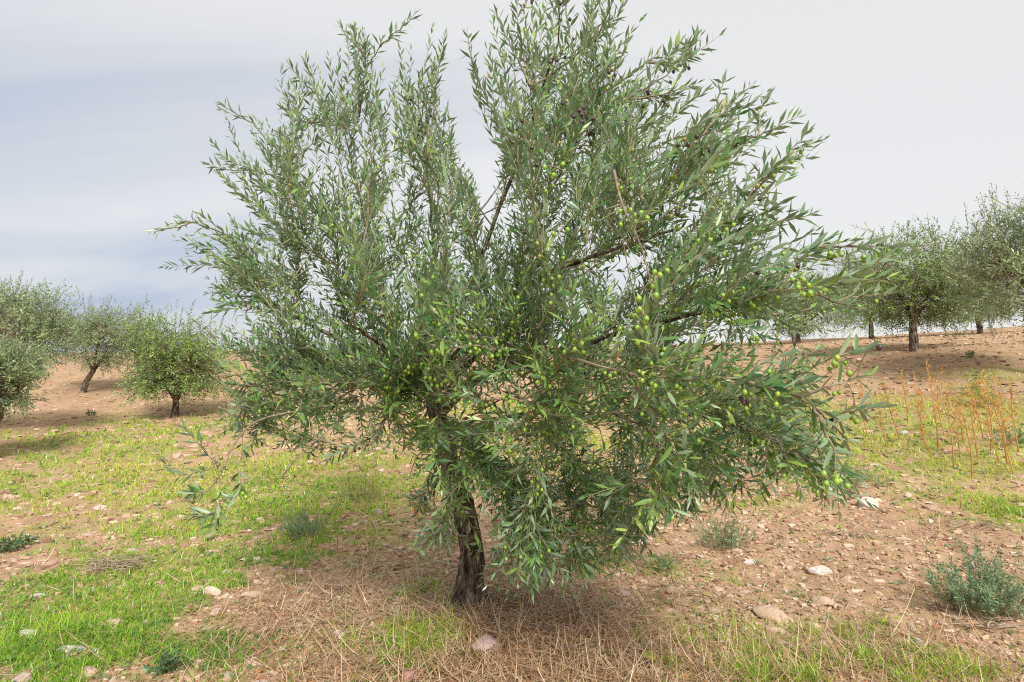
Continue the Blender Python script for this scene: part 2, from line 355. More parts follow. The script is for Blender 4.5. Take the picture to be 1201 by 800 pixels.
def leaf_small(bend):
    return np.array([(0, 0, 0), (-0.5, 0.45, 0.02 - bend * .2), (0, 0.45, -bend * .2), (0.5, 0.45, 0.02 - bend * .2), (0, 1, -bend)]), np.zeros((0, 4), int), np.array([(0, 2, 1), (0, 3, 2), (1, 2, 4), (2, 3, 4)])
LEAFV = [leaf_template(0.05, 0.02), leaf_template(0.16, 0.03), leaf_template(-0.07, 0.025), leaf_small(0.06), leaf_small(0.15), leaf_small(-0.05)]
class Bag:
    def __init__(s): s.p, s.d, s.n, s.L, s.W, s.t = [], [], [], [], [], []
    def add(s, p, d, n, L, W, t):
        for a, v in zip((s.p, s.d, s.n, s.L, s.W, s.t), (p, d, n, L, W, t)): a.append(v)
    def done(s):
        s.p, s.d, s.n = np.vstack(s.p), norm(np.vstack(s.d)), np.vstack(s.n)
        s.L, s.W, s.t = np.concatenate(s.L), np.concatenate(s.W), np.concatenate(s.t)
        s.n = norm(s.n - (s.n * s.d).sum(1, keepdims=True) * s.d); s.x = np.cross(s.d, s.n)
        s.v = rng.integers(0, 3, len(s.L)); return s
    def mesh(s, name, mat, keep=None, full=True):
        keep = np.ones(len(s.L), bool) if keep is None else keep
        Vs, Qs, Ts, tt, o = [], [], [], [], 0
        for v in range(6 if full else 1):
            P, Qd, T = LEAFV[v] if full else leaf_template(0.08, 0, full=False)
            m = np.nonzero(keep & (s.v == v))[0] if full else np.nonzero(keep)[0]
            if not len(m): continue
            X = s.p[m][:, None] + P[None, :, :1] * (s.W[m][:, None] * s.x[m])[:, None] + P[None, :, 1:2] * (s.L[m][:, None] * s.d[m])[:, None] + P[None, :, 2:] * (s.L[m][:, None] * s.n[m])[:, None]
            off = o + np.arange(len(m))[:, None, None] * len(P)
            Qs.append((Qd[None] + off).reshape(-1, 4)); Ts.append((T[None] + off).reshape(-1, 3))
            Vs.append(X.reshape(-1, 3)); tt.append(np.repeat(s.t[m], len(P))); o += len(m) * len(P)
        return mesh_np(name, np.vstack(Vs), [np.vstack(Qs), np.vstack(Ts)], mat, {'tint': np.concatenate(tt)})
UP = np.array([0, 0, 1.0])
def perp(t):
    a = np.where(np.abs(t[..., 2:]) < 0.9, np.array([0, 0, 1.0]), np.array([1.0, 0, 0])); return norm(np.cross(t, a))
def leaves_on(bag, P, T, leafL, spread, tl=(0, 0.86), upb=0.7, tipboost=True):
    """opposite pairs of leaves at points P with tangents T"""
    sh = rng.normal(0.0, 0.17); n = len(P); u = perp(T); v = np.cross(T, u); ph0 = rng.uniform(0, 6.28)
    ph = ph0 + np.arange(n) * (np.pi / 2) + rng.normal(0, 0.25, n)
    f = np.linspace(0, 1, n); size = leafL * np.interp(f, [0, 0.2, 0.75, 1], [0.72, 1, 0.95, 0.55])
    for sgn in (0, np.pi):
        keep = rng.random(n) > 0.07
        side = np.cos(ph + sgn)[:, None] * u + np.sin(ph + sgn)[:, None] * v
        a = (spread * np.interp(f, [0, 0.8, 1], [1.12, 0.95, 0.5]) + rng.normal(0, 0.16, n))[:, None]
        d = T * np.cos(a) + side * np.sin(a) + rng.normal(0, 0.07, (n, 3)) + UP * 0.05
        nn = T - 0.35 * side + upb * UP * rng.uniform(0.2, 1.2, (n, 1)) + rng.normal(0, 0.62, (n, 3))
        L = size * rng.uniform(0.72, 1.18, n); W = L * rng.uniform(0.19, 0.25, n)
        t = tl[0] + (tl[1] - tl[0]) * np.clip(rng.beta(1.7, 1.9, n) + sh, 0, 1); t = np.where(rng.random(n) < 0.006, 0.97, t)
        bag.add(*(z[keep] for z in (P, d, nn, L, W, t)))
def shoot_path(p0, d0, L, lift, n):
    s = np.linspace(0, L, n)[:, None]; lat = rng.normal(0, 0.28, 3)
    lat[2] = lift; P = p0 + d0 * s + lat * s * s * 0.9
    return P, norm(d0 + 1.8 * lat * s)

# ------------------------------------------------------------------ the olive tree
BASE = on_ground(550, 706)
tree = empty('olive_tree', BASE)
tag(tree, 'large foreground olive tree laden with green olives, dark leaning trunk', 'tree')
INV = -BASE
def tp(name, V, F, mat, parent=tree, **kw):        # part of the tree, in the tree's own space
    return obj(name, mesh_np(name, V - BASE, F, mat, **kw), parent)
dB = BASE[1]
trunk_pts = [BASE + [0.0, 0, -0.08], at(551, 690, dB), at(553, 655, dB), at(548, 610, dB - .02), at(537, 570, dB - .03), at(524, 530, dB - .04), at(515, 495, dB - .05), at(506, 462, dB - .05), at(490, 440, dB - .03)]
TP = catmull(trunk_pts, 120); TP += 0.012 * np.stack([fbm(np.linspace(0, 9, 120), np.zeros(120) + q_, 61, 3) - 0.5 for q_ in (1.5, 4.5, 7.5)], 1) * 2
tr = np.interp(np.linspace(0, 1, 120), [0, .10, .2, .34, .5, .7, .85, 1], [.100, .078, .074, .068, .058, .052, .046, .038])
V, F = tube(TP, tr, 44, wob=0.34)
cv = np.repeat(TP, 44, axis=0); rv = V[:len(cv)] - cv; tv = np.tile(np.arange(44) * 2 * np.pi / 44, 120); sv = np.repeat(np.linspace(0, 1, 120), 44)
V[:len(cv)] = cv + rv * (1 + 0.34 * (fbm(np.cos(tv) * 4.5 + sv * 2.5, np.sin(tv) * 4.5 + sv * 7, 64, 4) - 0.5) + 0.22 * (fbm(np.cos(tv) * 9 + 5, np.sin(tv) * 9 + sv * 11, 65, 3) - 0.5))[:, None]
# root flare: buttress lobes near the soil
hgt = V[:, 2] - BASE[2]; c0 = BASE[:2]; th = np.arctan2(V[:, 1] - c0[1], V[:, 0] - c0[0]); fl = np.clip(1 - hgt / 0.22, 0, 1) ** 1.6
V[:, :2] += (V[:, :2] - c0) * (fl * (0.12 + 0.42 * np.maximum(np.cos(th * 4 + 0.7), 0)))[:, None]
trunk = tp('trunk', V, F, M['bark'])
fork = at(506, 462, dB - .05)
D0 = dB
LIMBS = {
 'A': [fork, at(478, 440, D0), at(463, 400, D0 + .08), at(446, 330, D0 + .1), at(424, 240, D0 + .1), at(405, 160, D0)],
 'B': [at(490, 440, D0 - .03), at(430, 412, D0 - .25), at(370, 385, D0 - .4), at(310, 350, D0 - .5)],
 'C': [fork, at(520, 410, D0 - .05), at(550, 340, D0 - .2), at(585, 245, D0 - .5), at(622, 150, D0 - .7), at(655, 50, D0 - .8)],
 'D': [fork, at(545, 400, D0 - .3), at(610, 340, D0 - .75), at(690, 302, D0 - 1.15), at(790, 270, D0 - 1.5)],
 'E': [at(513, 490, D0 - .05), at(570, 440, D0 - .4), at(660, 410, D0 - .9), at(750, 385, D0 - 1.3), at(850, 360, D0 - 1.65)],
 'F': [fork, at(476, 405, D0 + .4), at(410, 345, D0 + .85), at(355, 270, D0 + 1.1)],
 'G': [fork, at(575, 395, D0 + .4), at(670, 330, D0 + .8), at(775, 270, D0 + 1.1)],
 'H': [at(515, 480, D0 - .05), at(545, 430, D0 - .5), at(590, 400, D0 - 1.0), at(630, 385, D0 - 1.4)],
 'I': [fork, at(515, 400, D0 + .25), at(510, 300, D0 + .4), at(500, 200, D0 + .3), at(490, 110, D0 + .1)],
 'J': [at(495, 445, D0 - .03), at(470, 425, D0 - .5), at(440, 400, D0 - .9), at(410, 380, D0 - 1.15)]}
NODES, TANG, USE = [], [], []
for nm, pts in LIMBS.items():
    n_ = 26; P = catmull(pts, n_); P[2:-1] += rng.normal(0, 0.004, (n_ - 3, 3))
    r = np.interp(np.linspace(0, 1, n_), [0, .12, 1], [.028, .020, .005])
    V, F = tube(P, r, 9, wob=0.16, seed=ord(nm)); tp('limb', V, F, M['bark'])
    T = norm(np.gradient(P, axis=0))
    NODES += list(P[5:]); TANG += list(T[5:])
def poly_in(px, py, poly):
    ins = np.zeros(len(px), bool); j = len(poly) - 1
    for i in range(len(poly)):
        xi, yi = poly[i]; xj, yj = poly[j]
        ins ^= ((yi > py) != (yj > py)) & (px < (xj - xi) * (py - yi) / (yj - yi + 1e-9) + xi); j = i
    return ins
OUTLINE = [(250,300),(256,205),(300,190),(325,150),(360,135),(395,92),(440,95),(480,80),(515,105),(530,165),(555,212),(568,250),(580,200),(560,115),(585,66),(610,18),(640,-25),(720,-25),(726,55),(760,100),(800,112),(850,132),(882,142),(892,190),(862,222),(892,250),(915,275),(918,325),(940,350),(958,420),(958,505),(935,562),(880,588),(800,612),(745,640),(695,678),(640,694),(570,680),(488,650),(468,555),(440,528),(380,540),(320,520),(268,468),(243,400),(243,340)]
TRUNKWIN = [(490, 462), (540, 462), (552, 540), (580, 610), (590, 668), (520, 668), (500, 560)]
NOTCH = [(512,-20),(524,60),(526,125),(545,165),(556,210),(566,290),(584,220),(584,165),(566,128),(545,105),(545,-20)]
# tips of the boughs one can make out (photo pixel, distance)
dl = D0 - 0.35
TIPS = [(260,122,dl),(292,138,dl),(242,192,dl-.1),(256,182,dl),(178,272,dl-.3),(210,256,dl-.3),(234,252,dl-.3),(338,74,dl),(358,68,dl),(366,80,dl+.1),(398,30,dl),(412,32,dl+.1),(430,46,dl),(448,46,dl-.1),
 (488,14,dl-.1),(522,40,dl-.1),(314,162,dl),(526,136,dl+.2),(540,142,dl+.3),(556,176,dl+.2),(330,124,dl),(247,341,dl-.2),(243,366,dl-.3),(271,450,dl-.4),(262,300,dl),(255,395,dl-.4),(470,90,dl+.3),(380,110,dl+.4),(500,100,dl+.4),
 (548,40,2.75),(556,80,2.8),(582,16,2.9),(606,0,3.0),(625,-25,3.0),(655,-30,2.9),(690,-40,2.8),(725,-15,2.7),(732,6,2.8),(772,60,2.7),(797,76,2.6),(817,98,2.5),(850,94,2.4),(882,100,2.3),(902,110,2.25),(934,138,2.15),(947,156,2.1),
 (886,228,2.1),(919,236,2.27),(955,250,2.22),(966,286,2.17),(1072,288,2.17),(1040,345,2.22),(1022,408,1.97),(1020,440,1.92),(1038,478,2.02),(1000,360,2.12),(992,560,1.87),(940,578,2.02),(892,574,2.12),(816,592,2.2),(990,500,1.97),(1000,520,2.02),(960,470,1.92),
 (650,686,3.0),(692,668,2.9),(600,678,3.3),(625,688,3.15),(670,680,3.05),(712,662,2.95),(578,668,3.4),(640,660,3.3),(610,640,3.2),(675,655,3.1),(745,655,2.8),(620,655,3.1),(575,662,3.3),(492,655,3.4),(505,640,3.3),(720,640,2.7),(790,612,2.6),(842,592,2.4),(540,610,3.3),(670,640,2.8),(600,600,3.0),(640,600,2.7),(700,600,2.5),(760,580,2.4),(560,560,3.2),
 (700,70,2.7),(660,100,2.6),(740,110,2.6),(760,170,2.3),(820,160,2.3),(860,170,2.2),(700,160,2.3),(620,90,2.9),
 (285,470,dl-.3),(330,520,dl-.4),(385,540,dl-.3),(430,530,dl-.4),(300,430,dl-.5),(350,490,dl-.6)]
POLY = [(300,200),(345,130),(420,90),(500,80),(535,190),(560,230),(590,120),(620,50),(720,30),(790,120),(880,160),(905,250),(950,320),(965,420),(940,520),(860,560),(760,590),(700,640),(600,630),(520,600),(480,530),(380,510),(285,450),(270,330)]
cand = np.c_[rng.uniform(250, 1000, 4000), rng.uniform(20, 660, 4000)]
cand = cand[poly_in(cand[:, 0], cand[:, 1], POLY)]
near = np.interp(cand[:, 0], [250, 450, 600, 800, 1000], [3.2, 2.7, 2.3, 2.0, 1.9]); far = np.interp(cand[:, 0], [250, 500, 800, 1000], [4.6, 5.3, 4.7, 2.8])
dep = near + (far - near) * rng.random(len(cand)) ** 1.25
chosen = [at(rng.uniform(470, 630), rng.uniform(330, 455), rng.uniform(2.7, 3.35)) for q in range(20)] + [at(rng.uniform(430, 820), rng.uniform(285, 520), rng.uniform(2.35, 3.3)) for q in range(44)] + [at(rng.uniform(800, 1005), rng.uniform(310, 585), rng.uniform(2.0, 3.2)) for q in range(22)] + [at(rng.uniform(300, 545), rng.uniform(110, 330), rng.uniform(3.1, 4.5)) for q in range(22)] + [at(rng.uniform(585, 850), rng.uniform(60, 320), rng.uniform(2.2, 3.6)) for q in range(20)] + [at(rng.uniform(490, 610), rng.uniform(470, 630), rng.uniform(3.1, 3.6)) for q in range(4)] + [at(rng.uniform(585, 745), rng.uniform(560, 672), rng.uniform(2.75, 3.4)) for q in range(26)] + [at(rng.uniform(760, 990), rng.uniform(480, 595), rng.uniform(2.1, 2.9)) for q in range(18)] + [at(rng.uniform(285, 470), rng.uniform(420, 530), rng.uniform(3.0, 3.8)) for q in range(16)] + [at(rng.uniform(265, 480), rng.uniform(220, 510), rng.uniform(3.0, 4.0)) for q in range(40)] + [at(rng.uniform(490, 780), rng.uniform(470, 640), rng.uniform(2.5, 3.6)) for q in range(30)]
for (px, py), d in zip(cand, dep):
    p = at(px, py, d)
    if p[2] < BASE[2] + 0.3: continue
    if all(np.linalg.norm(p - q) > 0.27 for q in chosen): chosen.append(p)
    if len(chosen) >= 372: break
targets = [(at(*t), True) for t in TIPS] + [(p, False) for p in chosen]
# grow from the limbs outwards: nearest targets first
tdist = [min(np.linalg.norm(np.array(NODES) - t, axis=1)) for t, _ in targets]
bag = Bag(); twigs = []; SHOOTS = []; nbr = 0; spare = []
def rise(t):
    '''the way a bough is heading where it ends: boughs fan up and out from the middle of the crown'''
    qx, qy, _ = project(t); qx, qy = float(qx[0]), float(qy[0])
    a = float(np.interp(qx, [180, 260, 340, 420, 520, 560, 640, 720, 800, 880, 960, 1070], [75, 42, 14, 2, -8, 14, -2, -12, -40, -52, -62, -72]))
    a = R(a * (1 + 0.5 * float(sstep(200, 420, qy)))); return norm(np.array([-math.sin(a), rng.normal(0, 0.2), math.cos(a)]))
LEAFSIZE = 0.076
def droopiness(p):
    return float(sstep(1.6, 1.0, p[2]))
for idx in np.argsort(tdist):
    t, edge = targets[idx]
    NN = np.array(NODES); TT = np.array(TANG); d = t - NN; L = np.linalg.norm(d, axis=1); dr = droopiness(t); g = rise(t)
    cosv = (d * TT).sum(1) / np.maximum(L, 1e-6); cosg = (d @ g) / np.maximum(L, 1e-6)
    cost = L * (1 + 0.35 * (1 - cosv) + 2.2 * (1 - dr) * (1 - cosg)) + np.where(L < 0.22, 3, 0)
    q = int(np.argmin(cost)); p0, L = NN[q], L[q]
    mid = (1 - dr) * (0.55 * (t - g * 0.5 * L) + 0.45 * (p0 + t) / 2) + dr * ((p0 + t) / 2 + UP * 0.30 * L) + TT[q] * 0.08 * L + rng.normal(0, 0.03 * L, 3)
    s = np.linspace(0, 1, 14)[:, None]; P = (1 - s) ** 2 * p0 + 2 * s * (1 - s) * mid + s ** 2 * t
    ex, ey, _ = project(P)
    if poly_in(ex, ey, NOTCH)[6:].sum() > 1: continue
    P[1:-1] += rng.normal(0, 0.0025, (12, 3)); T = norm(np.gradient(P, axis=0))
    r0 = 0.0035 + 0.0046 * min(L, 1.6)
    V, F = tube(P, np.interp(s[:, 0], [0, 0.7, 1], [r0, 0.0024, 0.0011]), 6)
    if nbr < 290: tp('branch', V, F, M['branch'])
    else: spare.append((V, F))
    nbr += 1
    NODES += list(P[5:12]); TANG += list(T[5:12])
    arc = np.linalg.norm(np.diff(P, axis=0), axis=1).sum()
    lsz = LEAFSIZE * rng.uniform(0.9, 1.12)
    # leaves on the bough's own end
    n_ = max(6, int(min(arc * 0.75, 0.65) / (0.023 if edge else 0.027))); f0 = 1 - min(arc * 0.75, 0.65) / arc
    ss = np.linspace(f0, 1, n_)
    PP = np.stack([np.interp(ss, s[:, 0], P[:, k_]) for k_ in range(3)], 1); PT = norm(np.stack([np.interp(ss, s[:, 0], T[:, k_]) for k_ in range(3)], 1))
    leaves_on(bag, PP, PT, lsz, rng.uniform(0.62, 0.9))
    SHOOTS.append((PP, PT, dr))
    # side shoots
    step = rng.uniform(0.021, 0.034); k0 = 0.16 if arc > 0.5 else 0.08
    for f in np.arange(k0, max(k0 + 0.1, 1 - 0.34 / arc) if edge else 0.9, step / arc):
        p = np.array([np.interp(f, s[:, 0], P[:, k_]) for k_ in range(3)]); tt = norm(np.array([np.interp(f, s[:, 0], T[:, k_]) for k_ in range(3)]))
        sd_ = norm(rng.normal(0, 1, 3)); sd_ = norm(sd_ - (sd_ @ tt) * tt)
        d0 = norm(tt * rng.uniform(0.4, 0.9) + sd_ * rng.uniform(0.4, 0.9) + g * rng.uniform(0.3, 1.2) * (1 - dr) - UP * rng.uniform(-0.3, 0.6) * dr)
        dc = np.linalg.norm(p - [0, 0, EYE]); Ls = rng.uniform(0.10, 0.36) * (1.15 - 0.5 * f * edge) * float(np.interp(dc, [1.7, 3.0], [0.62, 1.0]))
        ex, ey, _ = project(np.array([p + d0 * Ls, p + d0 * Ls * 0.6, p]))
        io = poly_in(ex, ey, OUTLINE)
        if poly_in(ex, ey, NOTCH).any() or (p[2] > 2.15 and rng.random() < (0.36 if p[0] < -0.25 else 0.14)): continue
        if p[1] < dB + 0.1 and poly_in(ex, ey, TRUNKWIN).any() and rng.random() < 0.35: continue
        if io[2] and not io[0]:
            if not io[1]: continue
            Ls *= 0.6
        elif not io[2]: Ls *= 0.42
        m_ = max(4, int(Ls / 0.026))
        SPt, ST = shoot_path(p, d0, Ls, 0.3 * (1 - dr) - 0.6 * dr, m_)
        twigs.append(tube(SPt[:: max(1, m_ // 4)] if m_ > 6 else SPt, np.linspace(0.0021, 0.0010, len(SPt[:: max(1, m_ // 4)]) if m_ > 6 else m_), 3))
        leaves_on(bag, SPt[1:], ST[1:], lsz * rng.uniform(0.85, 1.05), rng.uniform(0.6, 1.0))
        SHOOTS.append((SPt, ST, dr))

# long straight water shoots standing out of the crown against the sky
NN = np.array(NODES)
for x_, y_, d_ in [t_ for t_ in TIPS if t_[1] < 300]:
    for q in range(3):
        e_ = at(x_ + rng.normal(0, 15) + (12 if x_ < 270 else 0), y_ + rng.uniform(2, 48), d_ + rng.normal(0, 0.12)); L = rng.uniform(0.28, 0.58) * (0.75 if d_ < 2.4 else 1.0); g = norm(rise(e_) + rng.normal(0, 0.09, 3)); b0 = e_ - g * L
        ex, ey, _ = project(np.array([e_, b0 * .3 + e_ * .7]))
        if poly_in(ex, ey, NOTCH).any(): continue
        a0 = NN[int(np.argmin(np.linalg.norm(NN - (b0 - g * 0.12), axis=1)))]; P = catmull([a0, (a0 + b0) / 2 * .6 + (b0 - g * .05) * .4, b0, (b0 + e_) / 2 + rng.normal(0, .012, 3), e_], 30); T = norm(np.gradient(P, axis=0))
        twigs.append(tube(P[::3], np.linspace(0.0030, 0.0010, 10), 4)); m_ = int(L / 0.025); ss = np.linspace(0.42, 1, m_); si = np.linspace(0, 1, 30)
        PP = np.stack([np.interp(ss, si, P[:, k_]) for k_ in range(3)], 1); PT = norm(np.stack([np.interp(ss, si, T[:, k_]) for k_ in range(3)], 1)); leaves_on(bag, PP, PT, LEAFSIZE * rng.uniform(.9, 1.1), rng.uniform(0.5, 0.8)); SHOOTS.append((PP, PT, 0.0))
if spare: V, F = join(spare); tag(tp('branches', V, F, M['branch']), kind='stuff')
# the low sprig that hangs out to the left over the grass
def hand_branch(pts, r0, bare=True, n_=24):
    P = catmull(pts, n_); V, F = tube(P, np.linspace(r0, 0.0018, n_), 6); tp('branch', V, F, M['branch']); return P
arch = hand_branch([at(420, 470, dl), at(350, 482, dl - .5), at(300, 495, dl - .8), at(272, 525, dl - 1.0), at(258, 558, dl - 1.05), at(234, 586, dl - 1.05)], 0.007)
for a_, pts in (((262, 550), [(262, 548), (235, 553), (205, 556), (186, 530)]), ((258, 545), [(262, 545), (245, 535), (228, 515), (216, 500)]), ((245, 575), [(244, 575), (232, 578), (224, 580)]),
                ((258, 560), [(258, 560), (257, 590), (253, 620), (240, 642)]), ((257, 585), [(257, 598), (245, 604), (222, 605)]), ((270, 540), [(272, 530), (282, 560), (280, 580), (266, 584)])):
    P = catmull([at(x, y, dl - 1.05) for x, y in pts], 13); T = norm(np.gradient(P, axis=0))
    twigs.append(tube(P, np.linspace(0.0025, 0.001, 13), 4)); leaves_on(bag, P[2:], T[2:], 0.072, 0.8, (0, 0.5)); SHOOTS.append((P, T, 0.9))
# bare arching twigs in front of the trunk
for pts, r0 in (([at(640, 440, 3.2), at(570, 478, 3.3), at(535, 500, 3.35), at(512, 530, 3.4), at(500, 575, 3.4)], .005), ([at(555, 485, 3.3), at(520, 505, 3.35), at(490, 535, 3.4), at(480, 560, 3.4)], .004),
                ([at(590, 470, 3.1), at(600, 520, 3.0), at(588, 570, 3.0), at(592, 600, 3.0)], .004), ([at(690, 330, 2.6), at(650, 350, 2.7), at(600, 390, 2.8), at(585, 440, 2.85)], .006),
                ([at(720, 200, 2.2), at(730, 240, 2.1), at(752, 290, 2.0), at(770, 360, 2.0)], .006), ([at(330, 560, dl - .6), at(350, 535, dl - .6), at(385, 505, dl - .5), at(420, 480, dl - .2)], .005)):
    hand_branch(pts, r0)

bag.done(); bag.v = np.where(np.linalg.norm(bag.p - [0, 0, EYE], axis=1) > 2.35, bag.v + 3, bag.v)
# which leaves show largest: nearest in frame and not hidden
px, py, dd = project(bag.p + bag.d * (bag.L * 0.5)[:, None]); cen = bag.p + bag.d * (bag.L * 0.5)[:, None]
view = norm(cen - np.array([0, 0, EYE])); show = bag.L * bag.W / dd ** 2 * np.linalg.norm(np.cross(view, bag.d), axis=1) * (0.25 + np.abs((view * bag.n).sum(1)))
show[(px < 0) | (px > PW) | (py < 0) | (py > PH)] = 0
a_ = bag.p; b_ = cen - bag.x * (bag.W * .5)[:, None]; c_ = bag.p + bag.d * bag.L[:, None]; d_ = cen + bag.x * (bag.W * .5)[:, None]
allv = np.stack([a_, b_, c_, d_], 1).reshape(-1, 3)
bvh = BVHTree.FromPolygons(allv.tolist(), (np.arange(len(a_))[:, None] * 4 + np.arange(4)).tolist())
eye = Vector((0, 0, EYE)); picked = []
for i in np.argsort(-show)[:2500]:
    hit = bvh.ray_cast(eye, Vector(view[i]))
    if hit[2] is not None and (hit[2] == i or hit[3] > np.linalg.norm(cen[i] - np.array([0, 0, EYE])) - 0.004): picked.append(i)
    if len(picked) >= 298: break
# olives ------------------------------------------------------------
OL = []                                                       # position, axis, size, kind
stalks = []
for PP, PT, dr in SHOOTS:
    m = len(PP); c = PP[m // 2]; px, py, dd = (float(v_[0]) for v_ in project(c))
    dv_ = Vector(c) - eye; hit = bvh.ray_cast(eye, dv_.normalized()); open_ = hit[3] is None or hit[3] > dv_.length - 0.05
    if 600 < px < 1010 and dd < 3.2: pr = 0.55 if open_ else 0.03
    elif px >= 450 and py > 330 and dd < 3.7: pr = 0.70 if open_ else 0.04
    elif dd < 4.0: pr = 0.08 if open_ else 0.004
    else: pr = 0.0
    if py < 130: pr *= 0.6
    if rng.random() > pr: continue
    dark = 0.75 if (py < 160 and px > 440) else (0.45 if px < 450 else 0.06)
    kd = rng.random() < dark
    for q in range(rng.integers(2, 6)):
        i_ = int(np.clip(rng.normal(0.35, 0.2), 0.02, 0.8) * (m - 1)); side = norm(rng.normal(0, 1, 3) * [1, 1, 0.4])
        a = PP[i_]; ln = rng.uniform(0.014, 0.03); e1 = a + side * ln * 0.55 + PT[i_] * 0.004 - UP * ln * 0.35; e2 = e1 + side * ln * 0.2 - UP * ln * 0.55
        sz = rng.uniform(0.017, 0.0215); ax = norm(side * 0.3 - UP + rng.normal(0, 0.2, 3))
        if any(np.linalg.norm(e2 + ax * sz * 0.5 - o_[0]) < 0.017 for o_ in OL[-14:]): continue
        ov = Vector(e2 + ax * sz * 0.5) - eye; hit = bvh.ray_cast(eye, ov.normalized())
        if hit[3] is not None and hit[3] < ov.length - 0.01 and rng.random() > 0.12: continue
        stalks.append(tube(np.array([a, e1, e2]), 0.0009, 3, cap=False))
        kind = ('dark' if rng.random() < 0.75 else 'turning') if kd else ('green' if rng.random() < 0.95 else 'turning')
        OL.append((e2 + ax * sz * 0.48, ax, sz, kind))
# a few known bunches
for px, py, d, n_, kd in ((752, 366, 1.85, 7, 'green'), (765, 325, 1.8, 6, 'green'), (745, 250, 2.0, 8, 'green'), (650, 195, 2.2, 5, 'green'), (655, 265, 2.1, 3, 'green'), (980, 555, 1.65, 6, 'green'), (985, 425, 1.7, 3, 'green'),
                       (940, 330, 1.9, 7, 'green'), (490, 150, 3.5, 7, 'dark'), (480, 112, 3.6, 5, 'dark'), (500, 140, 3.5, 5, 'dark'), (685, 130, 2.5, 9, 'dark'), (1018, 410, 1.72, 1, 'dark'), (250, 545, dl - 1.05, 4, 'turning'), (258, 590, dl - 1.05, 4, 'turning'), (285, 575, dl - 1.05, 3, 'green'), (305, 283, 3.2, 2, 'dark')):
    c = at(px, py, d)
    NN = np.vstack([s_[0] for s_ in SHOOTS]); a = NN[int(np.argmin(np.linalg.norm(NN - c - UP * 0.03, axis=1)))]
    stalks.append(tube(np.array([a, (a + c) / 2 - UP * 0.01, c]), 0.0012, 3, cap=False))
    for q in range(n_):
        for tr_ in range(12):
            e2 = c + rng.normal(0, 0.021, 3) - UP * rng.uniform(0, 0.03)
            if all(np.linalg.norm(e2 - o_[0]) > 0.017 for o_ in OL[-n_:]): break
        sz = rng.uniform(0.018, 0.022); ax = norm(-UP + rng.normal(0, 0.3, 3)); stalks.append(tube(np.array([c, (c + e2) / 2 + UP * 0.004, e2 - ax * sz * .4]), 0.0009, 3, cap=False)); OL.append((e2, ax, sz, kd))
V, F = join(twigs + stalks); tag(tp('twigs', V, F, M['twig']), kind='stuff')

keep = np.ones(len(bag.L), bool); keep[picked] = False
B4 = BASE[None]
bag.p = bag.p - B4
crown = tag(obj('crown', bag.mesh('crown', M['leaf'], keep), tree), kind='stuff')
LM = {}
for i in picked:
    key = (int(bag.v[i]), int(min(bag.t[i], 0.999) * 6))
    if key not in LM:
        P, Qd, T = LEAFV[key[0]]; LM[key] = mesh_np('leaf', P, [Qd, T], M['leaf'], {'tint': np.full(len(P), (key[1] + 0.4) / 6 if key[1] < 5 else 0.85)})
    o = obj('leaf', LM[key], crown)
    m4 = np.eye(4); m4[:3, 0] = bag.x[i] * bag.W[i]; m4[:3, 1] = bag.d[i] * bag.L[i]; m4[:3, 2] = bag.n[i] * bag.L[i]; m4[:3, 3] = bag.p[i]
    o.matrix_basis = Matrix(m4.tolist())
# dead orange leaves still hanging
P, Qd, T = leaf_template(0.3, 0.05); me = mesh_np('dry_leaf', P, [Qd, T], M['dry_leaf'], {'tint': np.linspace(0, 1, len(P))})
for x, y, d in ((487, 592, 3.35), (490, 596, 3.37), (500, 592, 3.36), (412, 452, 3.4), (504, 442, 3.3), (508, 450, 3.3), (378, 545, 3.3), (620, 480, 2.6)):
    c = at(x, y, d); o = obj('dry_leaf', me, crown); o.location = c - BASE; o.scale = (0.014, 0.055, 0.055)
    o.rotation_euler = (R(-90 + random.uniform(-25, 25)), 0, random.uniform(0, 6.28)); tag(o, 'dead orange leaf hanging on the tree')
# olive bodies
def olive_mesh(name, mat):
    n_, m_ = 8, 10; rows = []
    for i in range(1, n_):
        t = i / n_; r = 0.42 * math.sin(math.pi * t) ** 0.82; z = 0.5 - t
        rows.append([(r * math.cos(2 * math.pi * k_ / m_), r * math.sin(2 * math.pi * k_ / m_), z) for k_ in range(m_)])
    V = np.vstack([np.array(rows).reshape(-1, 3), [[0, 0, 0.47], [0, 0, -0.53]]]); Q, T = [], []
    for i in range(n_ - 2):
        for k_ in range(m_): Q.append((i * m_ + k_, (i + 1) * m_ + k_, (i + 1) * m_ + (k_ + 1) % m_, i * m_ + (k_ + 1) % m_))
    nb = (n_ - 1) * m_
    for k_ in range(m_): T.append((nb, k_, (k_ + 1) % m_)); T.append((nb + 1, (n_ - 2) * m_ + (k_ + 1) % m_, (n_ - 2) * m_ + k_))
    return V, [np.array(Q), np.array(T)], mat
OM = {}
for kd in ('green', 'turning', 'dark'):
    V, F, mt = olive_mesh('olive', M['olive_' + kd]); OM[kd] = mesh_np('olive', V, F, mt); OVF = (V, F)
oc = np.array([o_[0] for o_ in OL]); opx, opy, od = project(oc); vis = np.zeros(len(OL))
for i in range(len(OL)):
    v_ = Vector(oc[i]) - eye; hit = bvh.ray_cast(eye, v_.normalized())
    vis[i] = 1 if hit[3] is None or hit[3] > v_.length - 0.012 else 0.3
score = np.array([o_[2] for o_ in OL]) / od * vis * ((opx > 0) & (opx < PW) & (opy > 0))
rest = {k_: [] for k_ in OM}
